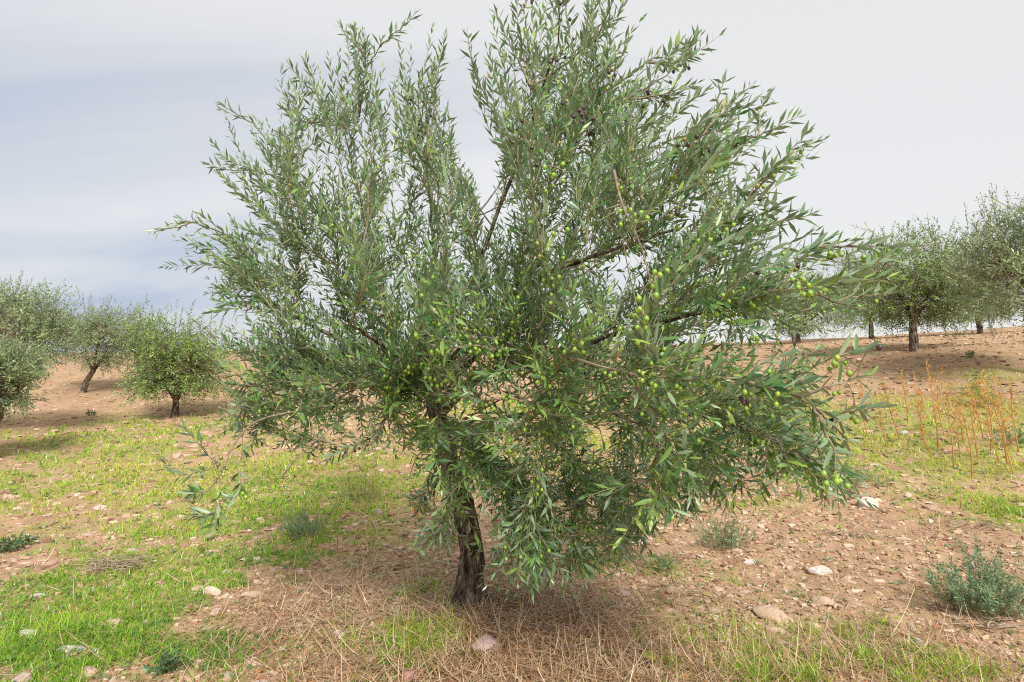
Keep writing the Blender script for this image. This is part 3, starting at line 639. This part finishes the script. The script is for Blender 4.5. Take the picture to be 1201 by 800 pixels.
for r_, i in enumerate(np.argsort(-score)):
    p, ax, sz, kd = OL[i]; z = Vector(-ax); q = z.to_track_quat('Z', 'Y')
    if r_ < 298:
        o = obj('olive', OM[kd], crown); o.location = p - BASE; o.rotation_mode = 'QUATERNION'; o.rotation_quaternion = q; o.scale = (sz, sz, sz * 1.12)
    else:
        m3 = np.array(q.to_matrix()); rest[kd].append(((OVF[0] * [sz, sz, sz * 1.12]) @ m3.T + p, OVF[1]))
for kd, L_ in rest.items():
    if L_: V, F = join(L_); tag(tp('olives', V, F, M['olive_' + kd], crown), kind='stuff')
print('LEAVES', len(bag.L), 'BRANCHES', nbr, 'OLIVES', len(OL), 'PICKED', len(picked))

# ------------------------------------------------------------------ olive trees on the slope
def far_tree(label, px, base_py, D, top_py, crown_c, crown_r, lean=0.0, mat='far_leaf', shoots=850, spires=10, leafL=0.085, seed=0, trunk_r=0.09, fork_h=0.35, kind_w=0.24):
    """crown_c (px,py), crown_r (rx px, ry px)"""
    x0 = at(px, base_py, D); x0[2] = float(h_ground(x0[0], x0[1])) - 0.03
    root = empty('olive_tree', x0); tag(root, label, 'tree', 'olive trees on the slope behind')
    s = D / FPX; C = at(crown_c[0], crown_c[1], D); rx, rz = crown_r[0] * s, crown_r[1] * s; ry = rx * 0.9
    H = C[2] - x0[2]; fk = x0 + np.array([lean, 0.0, H * fork_h * 2 * 0.5 + 0.15])
    P = catmull([x0 - [0, 0, 0.1], x0 + [lean * 0.25, 0, (fk[2] - x0[2]) * 0.4], x0 + [lean * 0.7, 0.02, (fk[2] - x0[2]) * 0.8], fk], 22)
    V, F = tube(P, np.interp(np.linspace(0, 1, 22), [0, .15, 1], [trunk_r * 1.6, trunk_r, trunk_r * 0.75]), 12, wob=0.25, seed=seed); obj('trunk', mesh_np('trunk', V - x0, F, M['bark']), root)
    b = Bag(); tw = []; ends = []
    for k_ in range(7):
        a = k_ * 2.4 + seed; e_ = C + np.array([math.cos(a) * rx * 0.62, math.sin(a) * ry * 0.62, rz * rng.uniform(-0.25, 0.6)])
        m = (fk + e_) / 2 + [0, 0, 0.15 * rz]; P = catmull([fk - [0, 0, 0.05], fk * 0.6 + m * 0.4, m, e_], 16)
        V, F = tube(P, np.linspace(trunk_r * 0.42, 0.008, 16), 7, wob=0.15, seed=k_); obj('limb', mesh_np('limb', V - x0, F, M['bark']), root); ends.append(P)
    EP = np.vstack(ends)
    # clumps give light and dark masses and gaps
    nc = 60; cl = norm(rng.normal(0, 1, (nc, 3))) * rng.uniform(0.1, 1.0, (nc, 1)) ** 0.6; cl[:, 2] = np.where(cl[:, 2] < -0.55, -0.55, cl[:, 2])
    cl = C + cl * [rx * 0.86, ry * 0.86, rz * 0.82]
    for q in range(int(shoots * 1.9)):
        c = cl[rng.integers(nc)]; o_ = norm(c - (C - [0, 0, 0.5 * rz])); p = c + rng.normal(0, 1, 3) * [rx, ry, rz] * 0.16
        low = 1 if p[2] < C[2] - 0.25 * rz else 0
        d0 = norm(o_ * 0.6 + norm(rng.normal(0, 1, 3)) * 0.9 + UP * (0.35 - 1.0 * low)); L = rng.uniform(0.14, 0.36); m = max(4, int(L / 0.038))
        Pq, Tq = shoot_path(p, d0, L, 0.2 - 0.9 * low, m); leaves_on(b, Pq, Tq, leafL, 0.8, (0, 1))
        if q % 5 == 0: e_ = EP[int(np.argmin(np.linalg.norm(EP - p, axis=1)))]; tw.append(tube(catmull([e_, (e_ + p) / 2 + UP * 0.05, p, Pq[-1]], 7), np.linspace(0.009, 0.002, 7), 4))
    for q in range(spires):
        a = rng.uniform(-1, 1); p = C + np.array([a * rx * 0.8, rng.uniform(-.5, .5) * ry, rz * math.sqrt(max(0.05, 1 - a * a * 0.7)) * 0.78]); L = rng.uniform(0.28, 0.6)
        Pq, Tq = shoot_path(p, norm(np.array([a * 0.45, rng.normal(0, .2), 1.0])), L, 0.1, int(L / 0.034)); leaves_on(b, Pq, Tq, leafL * 0.95, 0.75, (0, 1)); tw.append(tube(Pq, np.linspace(0.004, 0.0015, len(Pq)), 3))
    b.done(); b.W *= kind_w / 0.22; b.p = b.p - x0
    tag(obj('crown', b.mesh('crown', M[mat], full=False), root), kind='stuff')
    V, F = join(tw); tag(obj('twigs', mesh_np('twigs', V - x0, F, M['branch']), root), kind='stuff')
    return root
far_tree('silvery olive tree cropped by the left edge, tallest on the left', -30, 505, 12, 335, (-8, 385), (98, 52), 0.05, shoots=1500, seed=1, spires=16)
far_tree('low bushy olive tree at the left edge, foliage hanging to the ground', -12, 500, 9.5, 400, (-6, 448), (58, 46), 0.0, shoots=900, seed=11, spires=3, fork_h=0.2)
far_tree('olive tree with slanting dark trunk alone on bare tan soil', 97, 461, 19, 362, (116, 400), (58, 42), 0.32, shoots=1100, seed=2, spires=14, leafL=0.1)
far_tree('short bushy bright green olive tree with low skirt of foliage', 205, 492, 15, 370, (207, 422), (74, 58), 0.02, mat='far_leaf_green', shoots=1350, seed=3, spires=10, fork_h=0.2, kind_w=0.32)
far_tree('olive tree with straight pale trunk in front of the right crest', 1072, 413, 13, 262, (1078, 333), (84, 68), 0.0, mat='far_leaf_green', shoots=1250, seed=4, spires=16, fork_h=0.42, kind_w=0.28)
far_tree('tallest background olive tree, cropped by the right edge', 1240, 400, 10, 225, (1212, 312), (98, 84), -0.05, shoots=1150, seed=5, spires=20, fork_h=0.42)
far_tree('olive tree on the crest just right of the main crown, half hidden behind it', 935, 402, 21, 335, (952, 362), (74, 40), 0.1, mat='far_leaf_green', shoots=1000, seed=6, spires=6, leafL=0.1)
far_tree('olive tree on the crest between the half hidden one and the pale trunk', 1022, 398, 22, 285, (1016, 345), (58, 50), 0.0, shoots=1000, seed=7, spires=14, leafL=0.1)
far_tree('olive tree on the crest seen under the right edge tree', 1150, 391, 20, 330, (1142, 342), (70, 46), -0.1, shoots=1000, seed=8, spires=6, leafL=0.1)

# ------------------------------------------------------------------ stones
def stone_mesh(name, seed, mat, sub=2, flat=0.5, jag=0.35):
    import bmesh
    bm = bmesh.new(); bmesh.ops.create_icosphere(bm, subdivisions=sub, radius=0.5); r_ = np.random.default_rng(seed)
    ax = norm(r_.normal(0, 1, (7, 3))); off = r_.uniform(0.26, 0.44, 7)
    for v_ in bm.verts:
        p = np.array(v_.co)
        for a, o_ in zip(ax, off):
            e_ = p @ a - o_
            if e_ > 0: p = p - a * e_ * 0.92
        p = p * (1 + jag * (float(fbm(np.array(p[0] * 5 + seed), np.array(p[1] * 5 + p[2] * 4), seed, 3)) - 0.5) * 0.5); p[2] *= flat; v_.co = p
    me = bpy.data.meshes.new(name); bm.to_mesh(me); bm.free(); me.materials.append(mat)
    return me
def stone(px, py, wpx, hfrac, mat, label, yaw=0, tilt=0, asp=0.7, seed=0):
    p = on_ground(px, py); wd = wpx / FPX * math.hypot(p[1], 0.0)
    me = stone_mesh('stone', seed, M[mat], 3, 1.0); o = obj('stone', me)
    o.location = (p[0], p[1] + 0.0, p[2] + wd * hfrac * 0.10); o.scale = (wd * 1.25, wd * asp * 1.25, wd * hfrac * 1.3); o.rotation_euler = (R(tilt), R(tilt * 0.6), R(yaw))
    return tag(o, label, 'stone', 'stones lying on the slope')
for a in ((570, 762, 34, .62, 'stone_pink', 'largest lumpy pinkish grey stone in the straw below the trunk', 35, 14, .75, 31), (592, 739, 13, .8, 'stone_red', 'small upright reddish stone just behind the lumpy pinkish one', 10, 25, .5, 32),
    (486, 794, 24, .6, 'stone_red', 'dark reddish stone at the bottom edge, left of the trunk', 20, 5, .8, 33), (961, 671, 24, .4, 'stone_white', 'pale flat stone on bare soil right of centre', -10, 4, .6, 34),
    (965, 707, 22, .45, 'stone_tan', 'rusty tan slab below the pale flat stone', -35, 18, .6, 35), (1018, 594, 20, .72, 'stone_white', 'white blocky stone at the top of the bare patch on the right', 15, 5, .8, 36),
    (977, 574, 18, .35, 'stone_white', 'small white stone under the lowest olives on the right', 0, 4, .6, 37), (443, 604, 13, .8, 'stone_pink', 'small pinkish upright stone left of the trunk, beside green grass', 30, 15, .7, 38),
    (249, 696, 20, .5, 'stone_orange', 'stone with orange stain on the left slope', -15, 8, .6, 39), (233, 692, 16, .4, 'stone_tan', 'tan stone touching the orange stained one', 20, 6, .6, 40),
    (44, 702, 16, .45, 'stone_white', 'upper of two pale stones sitting in the green grass', 10, 5, .65, 41), (33, 746, 20, .4, 'stone_white', 'lower of two pale stones sitting in the green grass', -5, 4, .6, 42),
    (84, 765, 28, .3, 'stone_white', 'long low white stone in the lower left grass', 4, 4, .4, 43), (27, 798, 18, .7, 'stone_pink', 'pinkish stone cut by the bottom edge near the left corner', 25, 6, .8, 44),
    (131, 733, 22, .35, 'stone_tan', 'tan flat stone where the green grass ends', 30, 12, .55, 45), (118, 597, 14, .4, 'stone_white', 'small white stone far left among sparse grass', 0, 4, .6, 46),
    (296, 700, 22, .4, 'stone_tan', 'tan slab on the bare soil left of the trunk', 45, 15, .55, 47), (906, 722, 36, .3, 'stone_tan', 'long flat tan slab below the bare patch on the right', -25, 10, .55, 48),
    (908, 742, 30, .3, 'stone_tan', 'lower flat tan slab beside the tall grass', -8, 6, .5, 49), (1078, 758, 11, .9, 'stone_white', 'small round white stone in grass at lower right', 0, 0, .95, 50),
    (730, 698, 16, .4, 'stone_pink', 'flat pinkish stone right of the straw heap', 5, 6, .6, 51), (730, 715, 12, .7, 'stone_tan', 'small round tan stone below the flat pinkish one', 0, 6, .9, 52),
    (746, 636, 20, .35, 'stone_white', 'white flat stone under the drooping foliage right of the trunk', 10, 5, .6, 53), (668, 760, 13, .5, 'stone_pink', 'small greyish pink stone in the straw right of the trunk', 0, 8, .7, 54),
    (881, 660, 20, .3, 'stone_white', 'pale chip stone below the leafy weed', 15, 5, .5, 55), (1060, 509, 8, .8, 'stone_white', 'tiny white stone among the orange stalks', 0, 0, .8, 56),
    (106, 790, 20, .45, 'stone_tan', 'tan stone near the bottom edge, right of the long white one', -20, 8, .6, 57), (790, 695, 18, .5, 'stone_tan', 'brownish tan block between straw and bare patch', 40, 12, .7, 58)):
    stone(*a)
SM = [stone_mesh('stone', 100 + k_, M['stone'], 1, 0.62, 0.5) for k_ in range(8)]
cnt = 0
for tries in range(3000):
    if cnt >= 270: break
    px, py = rng.uniform(-20, 1220), 440 + 375 * rng.random() ** 0.8; p = on_ground(px, py)
    bare = 1 - cover(p[0], p[1]) * 0.8
    if rng.random() > bare: continue
    wd = rng.choice([10, 11, 12, 13, 15, 18], p=[.3, .25, .2, .12, .08, .05]) / FPX * p[1] * (0.75 if p[1] > 7 else 1)
    o = obj('stone', SM[cnt % 8], ground); o.location = p + [0, 0, wd * 0.04]; o.scale = (wd * rng.uniform(1.0, 1.4), wd * rng.uniform(.6, 1), wd * rng.uniform(.5, .9)); o.rotation_euler = (rng.normal(0, .3), rng.normal(0, .3), rng.uniform(0, 6.28)); cnt += 1

def scatter(n, dmin, dmax, spread=R(47), powr=1.0):
    u = rng.random(n) ** powr; D = 1 / (1 / dmax + u * (1 / dmin - 1 / dmax)); a = rng.uniform(-spread, spread, n)
    x = np.tan(a) * D; return x, D
# small chips of slate and clods
x, y = scatter(98000, 2.4, 24); k_ = rng.random(len(x)) < (1 - 0.55 * cover(x, y)) * (0.35 + 0.9 * fbm(x * 1.3, y * 1.3, 55, 3)); x, y = x[k_], y[k_]; n = len(x)
sz = np.exp(rng.normal(math.log(0.0100), 0.66, n)) * np.clip(y / 4.2, 0.75, 3.6); sz = np.minimum(sz, 0.0078 * np.clip(y, 3.4, 9)); z = h_ground(x, y)
cube = np.array([(sx, sy, s_) for s_ in (-.5, .5) for sy in (-.5, .5) for sx in (-.5, .5)])
P = cube[None] * (1 + rng.normal(0, 0.22, (n, 8, 3))) * np.stack([rng.uniform(.8, 1.9, n), rng.uniform(.6, 1.1, n), rng.uniform(.22, .6, n)], -1)[:, None] * sz[:, None, None]
yaw = rng.normal(0.5, 0.8, n); tl = rng.normal(0.1, 0.35, n); c1, s1, c2, s2 = np.cos(yaw)[:, None], np.sin(yaw)[:, None], np.cos(tl)[:, None], np.sin(tl)[:, None]
X, Y, Z = P[..., 0], P[..., 1] * c2 - P[..., 2] * s2, P[..., 1] * s2 + P[..., 2] * c2
V = np.stack([X * c1 - Y * s1 + x[:, None], X * s1 + Y * c1 + y[:, None], Z + (z + sz * 0.08)[:, None]], -1).reshape(-1, 3)
cf = np.array([(4, 5, 7, 6), (0, 1, 5, 4), (2, 6, 7, 3), (0, 4, 6, 2), (1, 3, 7, 5)])
tag(obj('gravel', mesh_np('gravel', V, [(cf[None] + np.arange(n)[:, None, None] * 8).reshape(-1, 4)], M['chip'], {'tint': np.repeat(np.clip(rng.beta(1.3, 1.3, n), 0, 1), 8)}, smooth=False)), 'small slaty chips and clods of tan soil', 'gravel', kind='stuff')

# ------------------------------------------------------------------ grass, straw
def blades(x, y, z, L, W, lean, bend, tint, seg=2, az=None):
    n = len(x); az = rng.uniform(0, 2 * np.pi, n) if az is None else az; d = np.stack([np.cos(az), np.sin(az), 0 * az], -1); sd_ = np.stack([-np.sin(az), np.cos(az), 0 * az], -1)
    tw = rng.uniform(-1, 1, n)[:, None]; sd_ = norm(sd_ + d * tw * 0.8); base = np.stack([x, y, z], -1); Vs = []
    for s_ in range(seg + 1):
        f = s_ / seg; th = lean + bend * f; c = base + (L * f)[:, None] * (d * np.sin(th)[:, None] + UP * np.cos(th)[:, None]); wv = (W * (1 - f ** 1.6) * 0.5)[:, None] * sd_
        if s_ < seg: Vs += [c - wv, c + wv]
        else: Vs += [c]
    V = np.stack(Vs, 1); m = V.shape[1]; off = np.arange(n)[:, None, None] * m
    Qf = np.array([(2 * s_, 2 * s_ + 1, 2 * s_ + 3, 2 * s_ + 2) for s_ in range(seg - 1)]); Tf = np.array([(2 * seg - 2, 2 * seg - 1, 2 * seg)])
    return V.reshape(-1, 3), [(Qf[None] + off).reshape(-1, 4), (Tf[None] + off).reshape(-1, 3)], np.repeat(tint, m)
x, y = scatter(480000, 2.4, 25); c = cover(x, y); k_ = rng.random(len(x)) < np.clip(c, 0, 1) ** 1.3 * 0.6 + 0.012; x, y, c = x[k_], y[k_], c[k_]; n = len(x)
sc_ = np.clip(y / 4.5, 0.8, 2.6); L = rng.uniform(0.022, 0.075, n) * (0.6 + 0.7 * c) * (0.7 + 0.3 * sc_) * (0.7 + 0.9 * vnoise(x * 2.2, y * 2.2, 71)); dry = fbm(x * 0.9, y * 0.9, 81, 3)
V, F, t = blades(x, y, h_ground(x, y) - 0.004, L, rng.uniform(0.0045, 0.0085, n) * sc_, rng.uniform(0.05, 0.8, n), rng.uniform(0.2, 1.3, n), np.clip(rng.normal(0.45, 0.24, n) + (dry - 0.5) * 1.1 + 0.22 * sstep(5, 9, y), 0, 1))
tag(obj('grass', mesh_np('grass', V, F, M['grass'], {'tint': t})), 'short lime green grass growing in patches over the soil', 'grass', kind='stuff')
print('GRASS', n)
# small broad leaved weeds pressed to the soil
x, y = scatter(7000, 2.4, 16); c = cover(x, y); k_ = rng.random(len(x)) < 0.10 + 0.45 * c; x, y = x[k_], y[k_]; b = Bag(); z = h_ground(x, y); sc_ = np.clip(y / 5, 0.8, 2)
for q in range(7):
    az = q * 2.4 + rng.uniform(0, 1.2, len(x)); L = rng.uniform(0.016, 0.045, len(x)) * sc_
    b.add(np.stack([x + rng.normal(0, .008, len(x)), y + rng.normal(0, .008, len(x)), z + 0.006], -1), np.stack([np.cos(az), np.sin(az), rng.uniform(.1, .9, len(x))], -1), np.tile(UP, (len(x), 1)) + rng.normal(0, .2, (len(x), 3)), L, L * rng.uniform(.3, .5, len(x)), rng.random(len(x)))
b.done(); tag(obj('low_weeds', b.mesh('low_weeds', M['weed'], full=False)), 'tiny broad leaved weeds dotted over the soil', 'weeds', kind='stuff')
# tall clumped grass lower right and by the trunk
cx_, cy_ = [], []
for px, py, rx, ry, m in ((1000, 775, 170, 46, 32), (850, 745, 120, 46, 14), (480, 745, 90, 40, 20), (500, 700, 40, 14, 12), (1120, 790, 60, 16, 14), (900, 795, 60, 12, 18), (710, 660, 40, 15, 12), (1180, 600, 40, 20, 14), (420, 570, 50, 18, 14)):
    for q in range(m):
        p = on_ground(px + rng.normal(0, rx * .5), min(py + rng.normal(0, ry * .5), 840)); nb_ = rng.integers(18, 42); cx_ += list(p[0] + rng.normal(0, 0.028, nb_)); cy_ += list(p[1] + rng.normal(0, 0.028, nb_))
x, y = np.array(cx_), np.array(cy_); n = len(x)
V, F, t = blades(x, y, h_ground(x, y) - 0.004, rng.uniform(0.06, 0.17, n), rng.uniform(0.0025, 0.0045, n), rng.uniform(0.05, 0.6, n), rng.uniform(0.2, 1.4, n), np.clip(rng.normal(0.55, 0.32, n), 0, 1), seg=3)
tag(obj('grass', mesh_np('grass', V, F, M['grass'], {'tint': t})), 'longer tufted grass near the bottom edge and the trunk', 'grass', kind='stuff')
# dry standing grass
x, y = scatter(70000, 2.4, 26); k_ = rng.random(len(x)) < 0.5 * litter(x, y) + 0.28 * cover(x, y) * sstep(0.45, 0.7, fbm(x * 0.8, y * 0.8, 91, 3)) + 0.14; x, y = x[k_], y[k_]; n = len(x); sc_ = np.clip(y / 4.5, 0.8, 2.4)
V, F, t = blades(x, y, h_ground(x, y) - 0.004, rng.uniform(0.03, 0.13, n) * (0.75 + 0.25 * sc_), rng.uniform(0.002, 0.0036, n) * sc_, rng.uniform(0.1, 1.2, n), rng.uniform(0.2, 1.2, n), rng.random(n), seg=3)
tag(obj('dry_grass', mesh_np('dry_grass', V, F, M['dry_grass'], {'tint': t})), 'dry straw coloured grass standing between the green', 'grass', kind='stuff')
# straw lying flat, thickest under the tree
x, y = scatter(80000, 2.4, 14); li = litter(x, y); k_ = rng.random(len(x)) < li ** 1.1 * 0.7 + 0.07; x, y, li = x[k_], y[k_], li[k_]; n = len(x)
V, F, t = blades(x, y, h_ground(x, y) + rng.uniform(0.0, 0.035, n) * li + 0.004, rng.uniform(0.07, 0.30, n), rng.uniform(0.003, 0.0075, n), rng.uniform(1.1, 1.6, n), rng.normal(0.15, 0.55, n), rng.random(n) ** 0.9, seg=4)
tag(obj('straw', mesh_np('straw', V, F, M['straw'], {'tint': t})), 'brown dead straw and stems lying under the tree', 'straw', kind='stuff')
# small fallen leaves
x, y = scatter(30000, 2.4, 9); k_ = rng.random(len(x)) < 0.5 * litter(x, y) + 0.05; x, y = x[k_], y[k_]; n = len(x); b = Bag(); az = rng.uniform(0, 6.28, n)
b.add(np.stack([x, y, h_ground(x, y) + 0.012], -1), np.stack([np.cos(az), np.sin(az), rng.normal(0, .25, n)], -1), np.tile(UP, (n, 1)) + rng.normal(0, .35, (n, 3)), rng.uniform(.03, .06, n), rng.uniform(.007, .015, n), rng.random(n)); b.done()
tag(obj('fallen_leaves', b.mesh('fallen_leaves', M['dry_leaf'], full=False)), 'small rusty olive leaves fallen on the soil', 'leaves', kind='stuff')
P, Qd, T = leaf_template(0.12, 0.04); 
for px, py, wpx, mt, lb, yw in ((696, 765, 20, 'weed_yellow', 'broad yellow green fallen leaf nearest the trunk', 20), (724, 770, 22, 'weed_yellow', 'middle one of three broad fallen leaves right of the trunk', 100), (756, 772, 20, 'weed_yellow', 'rightmost of three broad fallen leaves in the straw', 200), (585, 695, 26, 'dry_leaf', 'curled pinkish brown dead leaf at the foot of the trunk', 80)):
    p = on_ground(px, py); s_ = wpx / FPX * p[1]; me = mesh_np('fallen_leaf', P * [1, 1, 1], [Qd, T], M[mt], {'tint': np.linspace(0.1, 0.9, len(P))}); o = obj('fallen_leaf', me); o.location = p + [0, 0, 0.03]; o.scale = (s_ * 0.75, s_ * 1.1, s_); o.rotation_euler = (R(8), R(12), R(yw)); tag(o, lb, 'leaf')

# ------------------------------------------------------------------ weeds, stalks, dead wood
def weed(name, label, px, py, wpx, hpx, mat, stems, leafL, wl=0.2, inter=0.018, arch=-0.5, spread=0.8, cat='weed', lean=(0, 0), tint=(0, 1)):
    p = on_ground(px, py); s_ = p[1] / FPX; Wd, H = wpx * s_, hpx * s_; root = empty(name, p); tag(root, label, cat); b = Bag(); tw = []
    for q in range(stems):
        a = rng.uniform(0, 6.28); rr0 = rng.random() ** 0.5; e_ = np.array([math.cos(a) * Wd * 0.5 * rr0 + lean[0] * Wd, math.sin(a) * Wd * 0.4 * rr0 + lean[1], H * rng.uniform(0.55, 1.05) * (1 - 0.35 * rr0)]); b0 = np.array([math.cos(a) * Wd * 0.3 * rr0, math.sin(a) * Wd * 0.22 * rr0, 0])
        e_[2] *= rng.uniform(0.45, 1.0); e_[:2] += rng.normal(0, Wd * 0.07, 2); Pq = catmull([b0 - UP * 0.01, b0 * 0.5 + e_ * [0.5, 0.5, 0.6] + rng.normal(0, Wd * 0.04, 3), e_], 14); L = np.linalg.norm(e_); m = max(5, int(L / inter)); ss = np.linspace(0.15, 1, m)
        PP = np.stack([np.interp(ss, np.linspace(0, 1, 14), Pq[:, c_]) for c_ in range(3)], 1); leaves_on(b, PP, norm(np.gradient(PP, axis=0)), leafL, spread, tint); tw.append(tube(Pq[::2], np.linspace(0.0018, 0.0008, 7), 3))
    b.done(); b.W *= 1.35 * wl / 0.22; b.L *= 1.2; b.d = norm(b.d + rng.normal(0, 0.3, b.d.shape)); b.x = norm(np.cross(b.d, b.n)); tag(obj('foliage', b.mesh('foliage', M[mat], full=False), root), kind='stuff'); V, F = join(tw); obj('stems', mesh_np('stems', V, F, M['twig']), root)
weed('shrub', 'grey green feathery shrub at the lower right edge', 1152, 716, 120, 100, 'weed_grey', 110, 0.028, 0.2, 0.012, cat='shrub', spread=1.0)
weed('weed', 'dark green bushy weed on bare soil below the right foliage', 848, 642, 66, 52, 'weed', 60, 0.026, 0.16, 0.012)
weed('weed', 'feathery green weed just right of the lowest hanging olives', 1004, 568, 60, 36, 'weed_grey', 40, 0.035, 0.14, 0.016)
weed('weed', 'dark leaved weed at the bottom edge left of the straw', 188, 792, 46, 30, 'weed_dark', 22, 0.034, 0.34, 0.016)
weed('weed', 'dark green low weed at the left edge', 14, 645, 50, 22, 'weed_dark', 30, 0.034, 0.4, 0.018)
weed('weed', 'pale feathery green weed on the left slope right of the hanging sprig', 356, 630, 60, 44, 'weed_grey', 50, 0.03, 0.14, 0.014)
weed('weed', 'yellow green broom like plant leaning among the orange stalks', 1168, 476, 34, 60, 'weed_yellow', 26, 0.05, 0.2, 0.03, lean=(-0.6, 0))
weed('weed', 'straw yellow upright grass clump behind the trunk on the left', 425, 585, 70, 62, 'weed_yellow', 60, 0.05, 0.09, 0.03, spread=0.45)
weed('weed', 'yellowing spindly weed on the far left slope', 298, 525, 22, 46, 'weed_yellow', 9, 0.04, 0.12, 0.03, spread=0.5)
weed('weed', 'single yellow green stalk on the right above the bare patch', 1078, 592, 10, 62, 'weed_yellow', 3, 0.04, 0.16, 0.03, spread=0.5)
weed('weed', 'tiny dark weed on bare soil below the slanting trunk', 106, 488, 9, 12, 'weed_dark', 12, 0.05, 0.4, 0.03)
weed('weed', 'small grey green weed far up the right slope', 1137, 420, 12, 14, 'weed', 14, 0.05, 0.3, 0.03)
weed('weed', 'low green clump spreading at the upper right slope edge', 1190, 520, 50, 30, 'weed', 40, 0.05, 0.2, 0.025)
weed('weed', 'bright green weed tuft beneath the hanging foliage right of the trunk', 775, 668, 46, 26, 'weed', 30, 0.028, 0.14, 0.014)
STK = ((1101, 528, 1086, 424), (1119, 548, 1098, 446), (1182, 546, 1150, 440), (1172, 540, 1154, 450), (1130, 520, 1112, 450), (1056, 516, 1036, 446), (1154, 518, 1136, 455), (1018, 512, 1012, 452), (1180, 508, 1164, 440), (1085, 515, 1072, 440), (1140, 560, 1128, 480), (1065, 500, 1058, 440), (1195, 530, 1186, 452), (1040, 525, 1034, 470), (1094, 540, 1082, 462), (1108, 512, 1100, 436), (1126, 534, 1108, 456), (1147, 536, 1136, 462), (1162, 528, 1146, 446), (1189, 556, 1172, 470))
WHICH = ('first', 'second', 'third', 'fourth', 'fifth', 'sixth', 'seventh', 'eighth', 'ninth', 'tenth', 'eleventh', 'twelfth', 'thirteenth', 'fourteenth', 'fifteenth', 'sixteenth', 'seventeenth', 'eighteenth', 'nineteenth', 'last')
for q, i in enumerate(np.argsort([s_[0] for s_ in STK])):
    bx, by, tx_, ty = STK[i]; p = on_ground(bx, by); e_ = at(tx_, ty, p[1] + rng.uniform(-.2, .2)); P = catmull([p - UP * 0.02, p * 0.55 + e_ * 0.45 + rng.normal(0, .03, 3), e_], 16); root = empty('dry_stalk', p)
    tag(root, 'tall orange dry stalk, %s from the left on the right slope' % WHICH[q], 'dry stalk', 'orange dry stalks on the right slope')
    V, F = tube(P - p, np.linspace(0.009, 0.003, 16), 5); obj('stem', mesh_np('stem', V, F, M['stalk'], {'tint': np.linspace(0, 1, len(V))}), root)
    b = Bag(); sp = []
    for f in np.arange(0.35, 1.0, 0.035):
        c = np.array([np.interp(f, np.linspace(0, 1, 16), P[:, c_]) for c_ in range(3)]) - p; dd_ = norm(np.array([rng.normal(0, .5), rng.normal(0, .5), 1.0])); L = rng.uniform(.06, .17) * (1.25 - f * .6)
        Pq, Tq = shoot_path(c, dd_, L, -0.6, 7); sp.append(tube(Pq[::3], 0.0016, 3)); leaves_on(b, Pq[2:], Tq[2:], 0.042, 0.5, (0, 1), upb=0.1)
    b.done(); V, F = join(sp); obj('branchlets', mesh_np('branchlets', V, F, M['stalk'], {'tint': np.full(len(V), .6)}), root)
    tag(obj('seed_head', b.mesh('seed_head', M['stalk'], full=False), root), kind='stuff')
def twig_heap(label, px, py, wpx, hpx, n, name='twig_heap', r0=0.004):
    p = on_ground(px, py); s_ = p[1] / FPX; parts = []
    for q in range(n):
        c = np.array([rng.normal(0, wpx * s_ * 0.28), rng.normal(0, wpx * s_ * 0.15), rng.uniform(0, hpx * s_) * math.exp(-abs(rng.normal(0, 0.7)))]); a = rng.normal(0, 0.6); L = rng.uniform(.25, .6) * wpx * s_; d = np.array([math.cos(a), math.sin(a) * .7, rng.normal(0, .12)])
        parts.append(tube(catmull([c - d * L / 2, c + rng.normal(0, .02, 3) + UP * 0.01, c + d * L / 2], 6), np.linspace(r0, r0 * .5, 6) * rng.uniform(.6, 1.2), 4))
    V, F = join(parts); o = obj(name, mesh_np(name, V, F, M['deadwood'])); o.location = p + [0, 0, 0.005]; tag(o, label, 'twigs')
twig_heap('dark heap of dead twigs beside the bright green grass', 140, 667, 64, 12, 60)
twig_heap('dead twigs lying below the feathery shrub at lower right', 1160, 735, 70, 8, 26)
twig_heap('dark dead twigs lying above the feathery shrub on the right', 1150, 618, 70, 6, 22)
twig_heap('dead brushwood near the crest among the orange stalks', 1150, 462, 60, 9, 50, r0=0.007)
twig_heap('heap of dry brown stems just right of the trunk foot', 620, 712, 90, 16, 90, r0=0.003)
twig_heap('pale dead twigs on the bare patch right of centre', 1010, 628, 60, 3, 16, r0=0.004)
for pts, r0, lb in ((((1044, 748), (1060, 720), (1073, 690)), .004, 'pale thin dry stalk leaning over the grass at lower right'), (((1112, 578), (1120, 590), (1123, 606)), .004, 'short pale bent stick on the right above the shrub')):
    p = on_ground(*pts[0]); P = np.array([p] + [at(x_, y_, p[1] + 0.05 * k_) for k_, (x_, y_) in enumerate(pts[1:], 1)]); V, F = tube(catmull(P, 12) - p, np.linspace(r0, r0 * .5, 12), 5); o = obj('stick', mesh_np('stick', V, F, M['dry_grass'], {'tint': np.full(len(V), .9)})); o.location = p; tag(o, lb, 'stick')
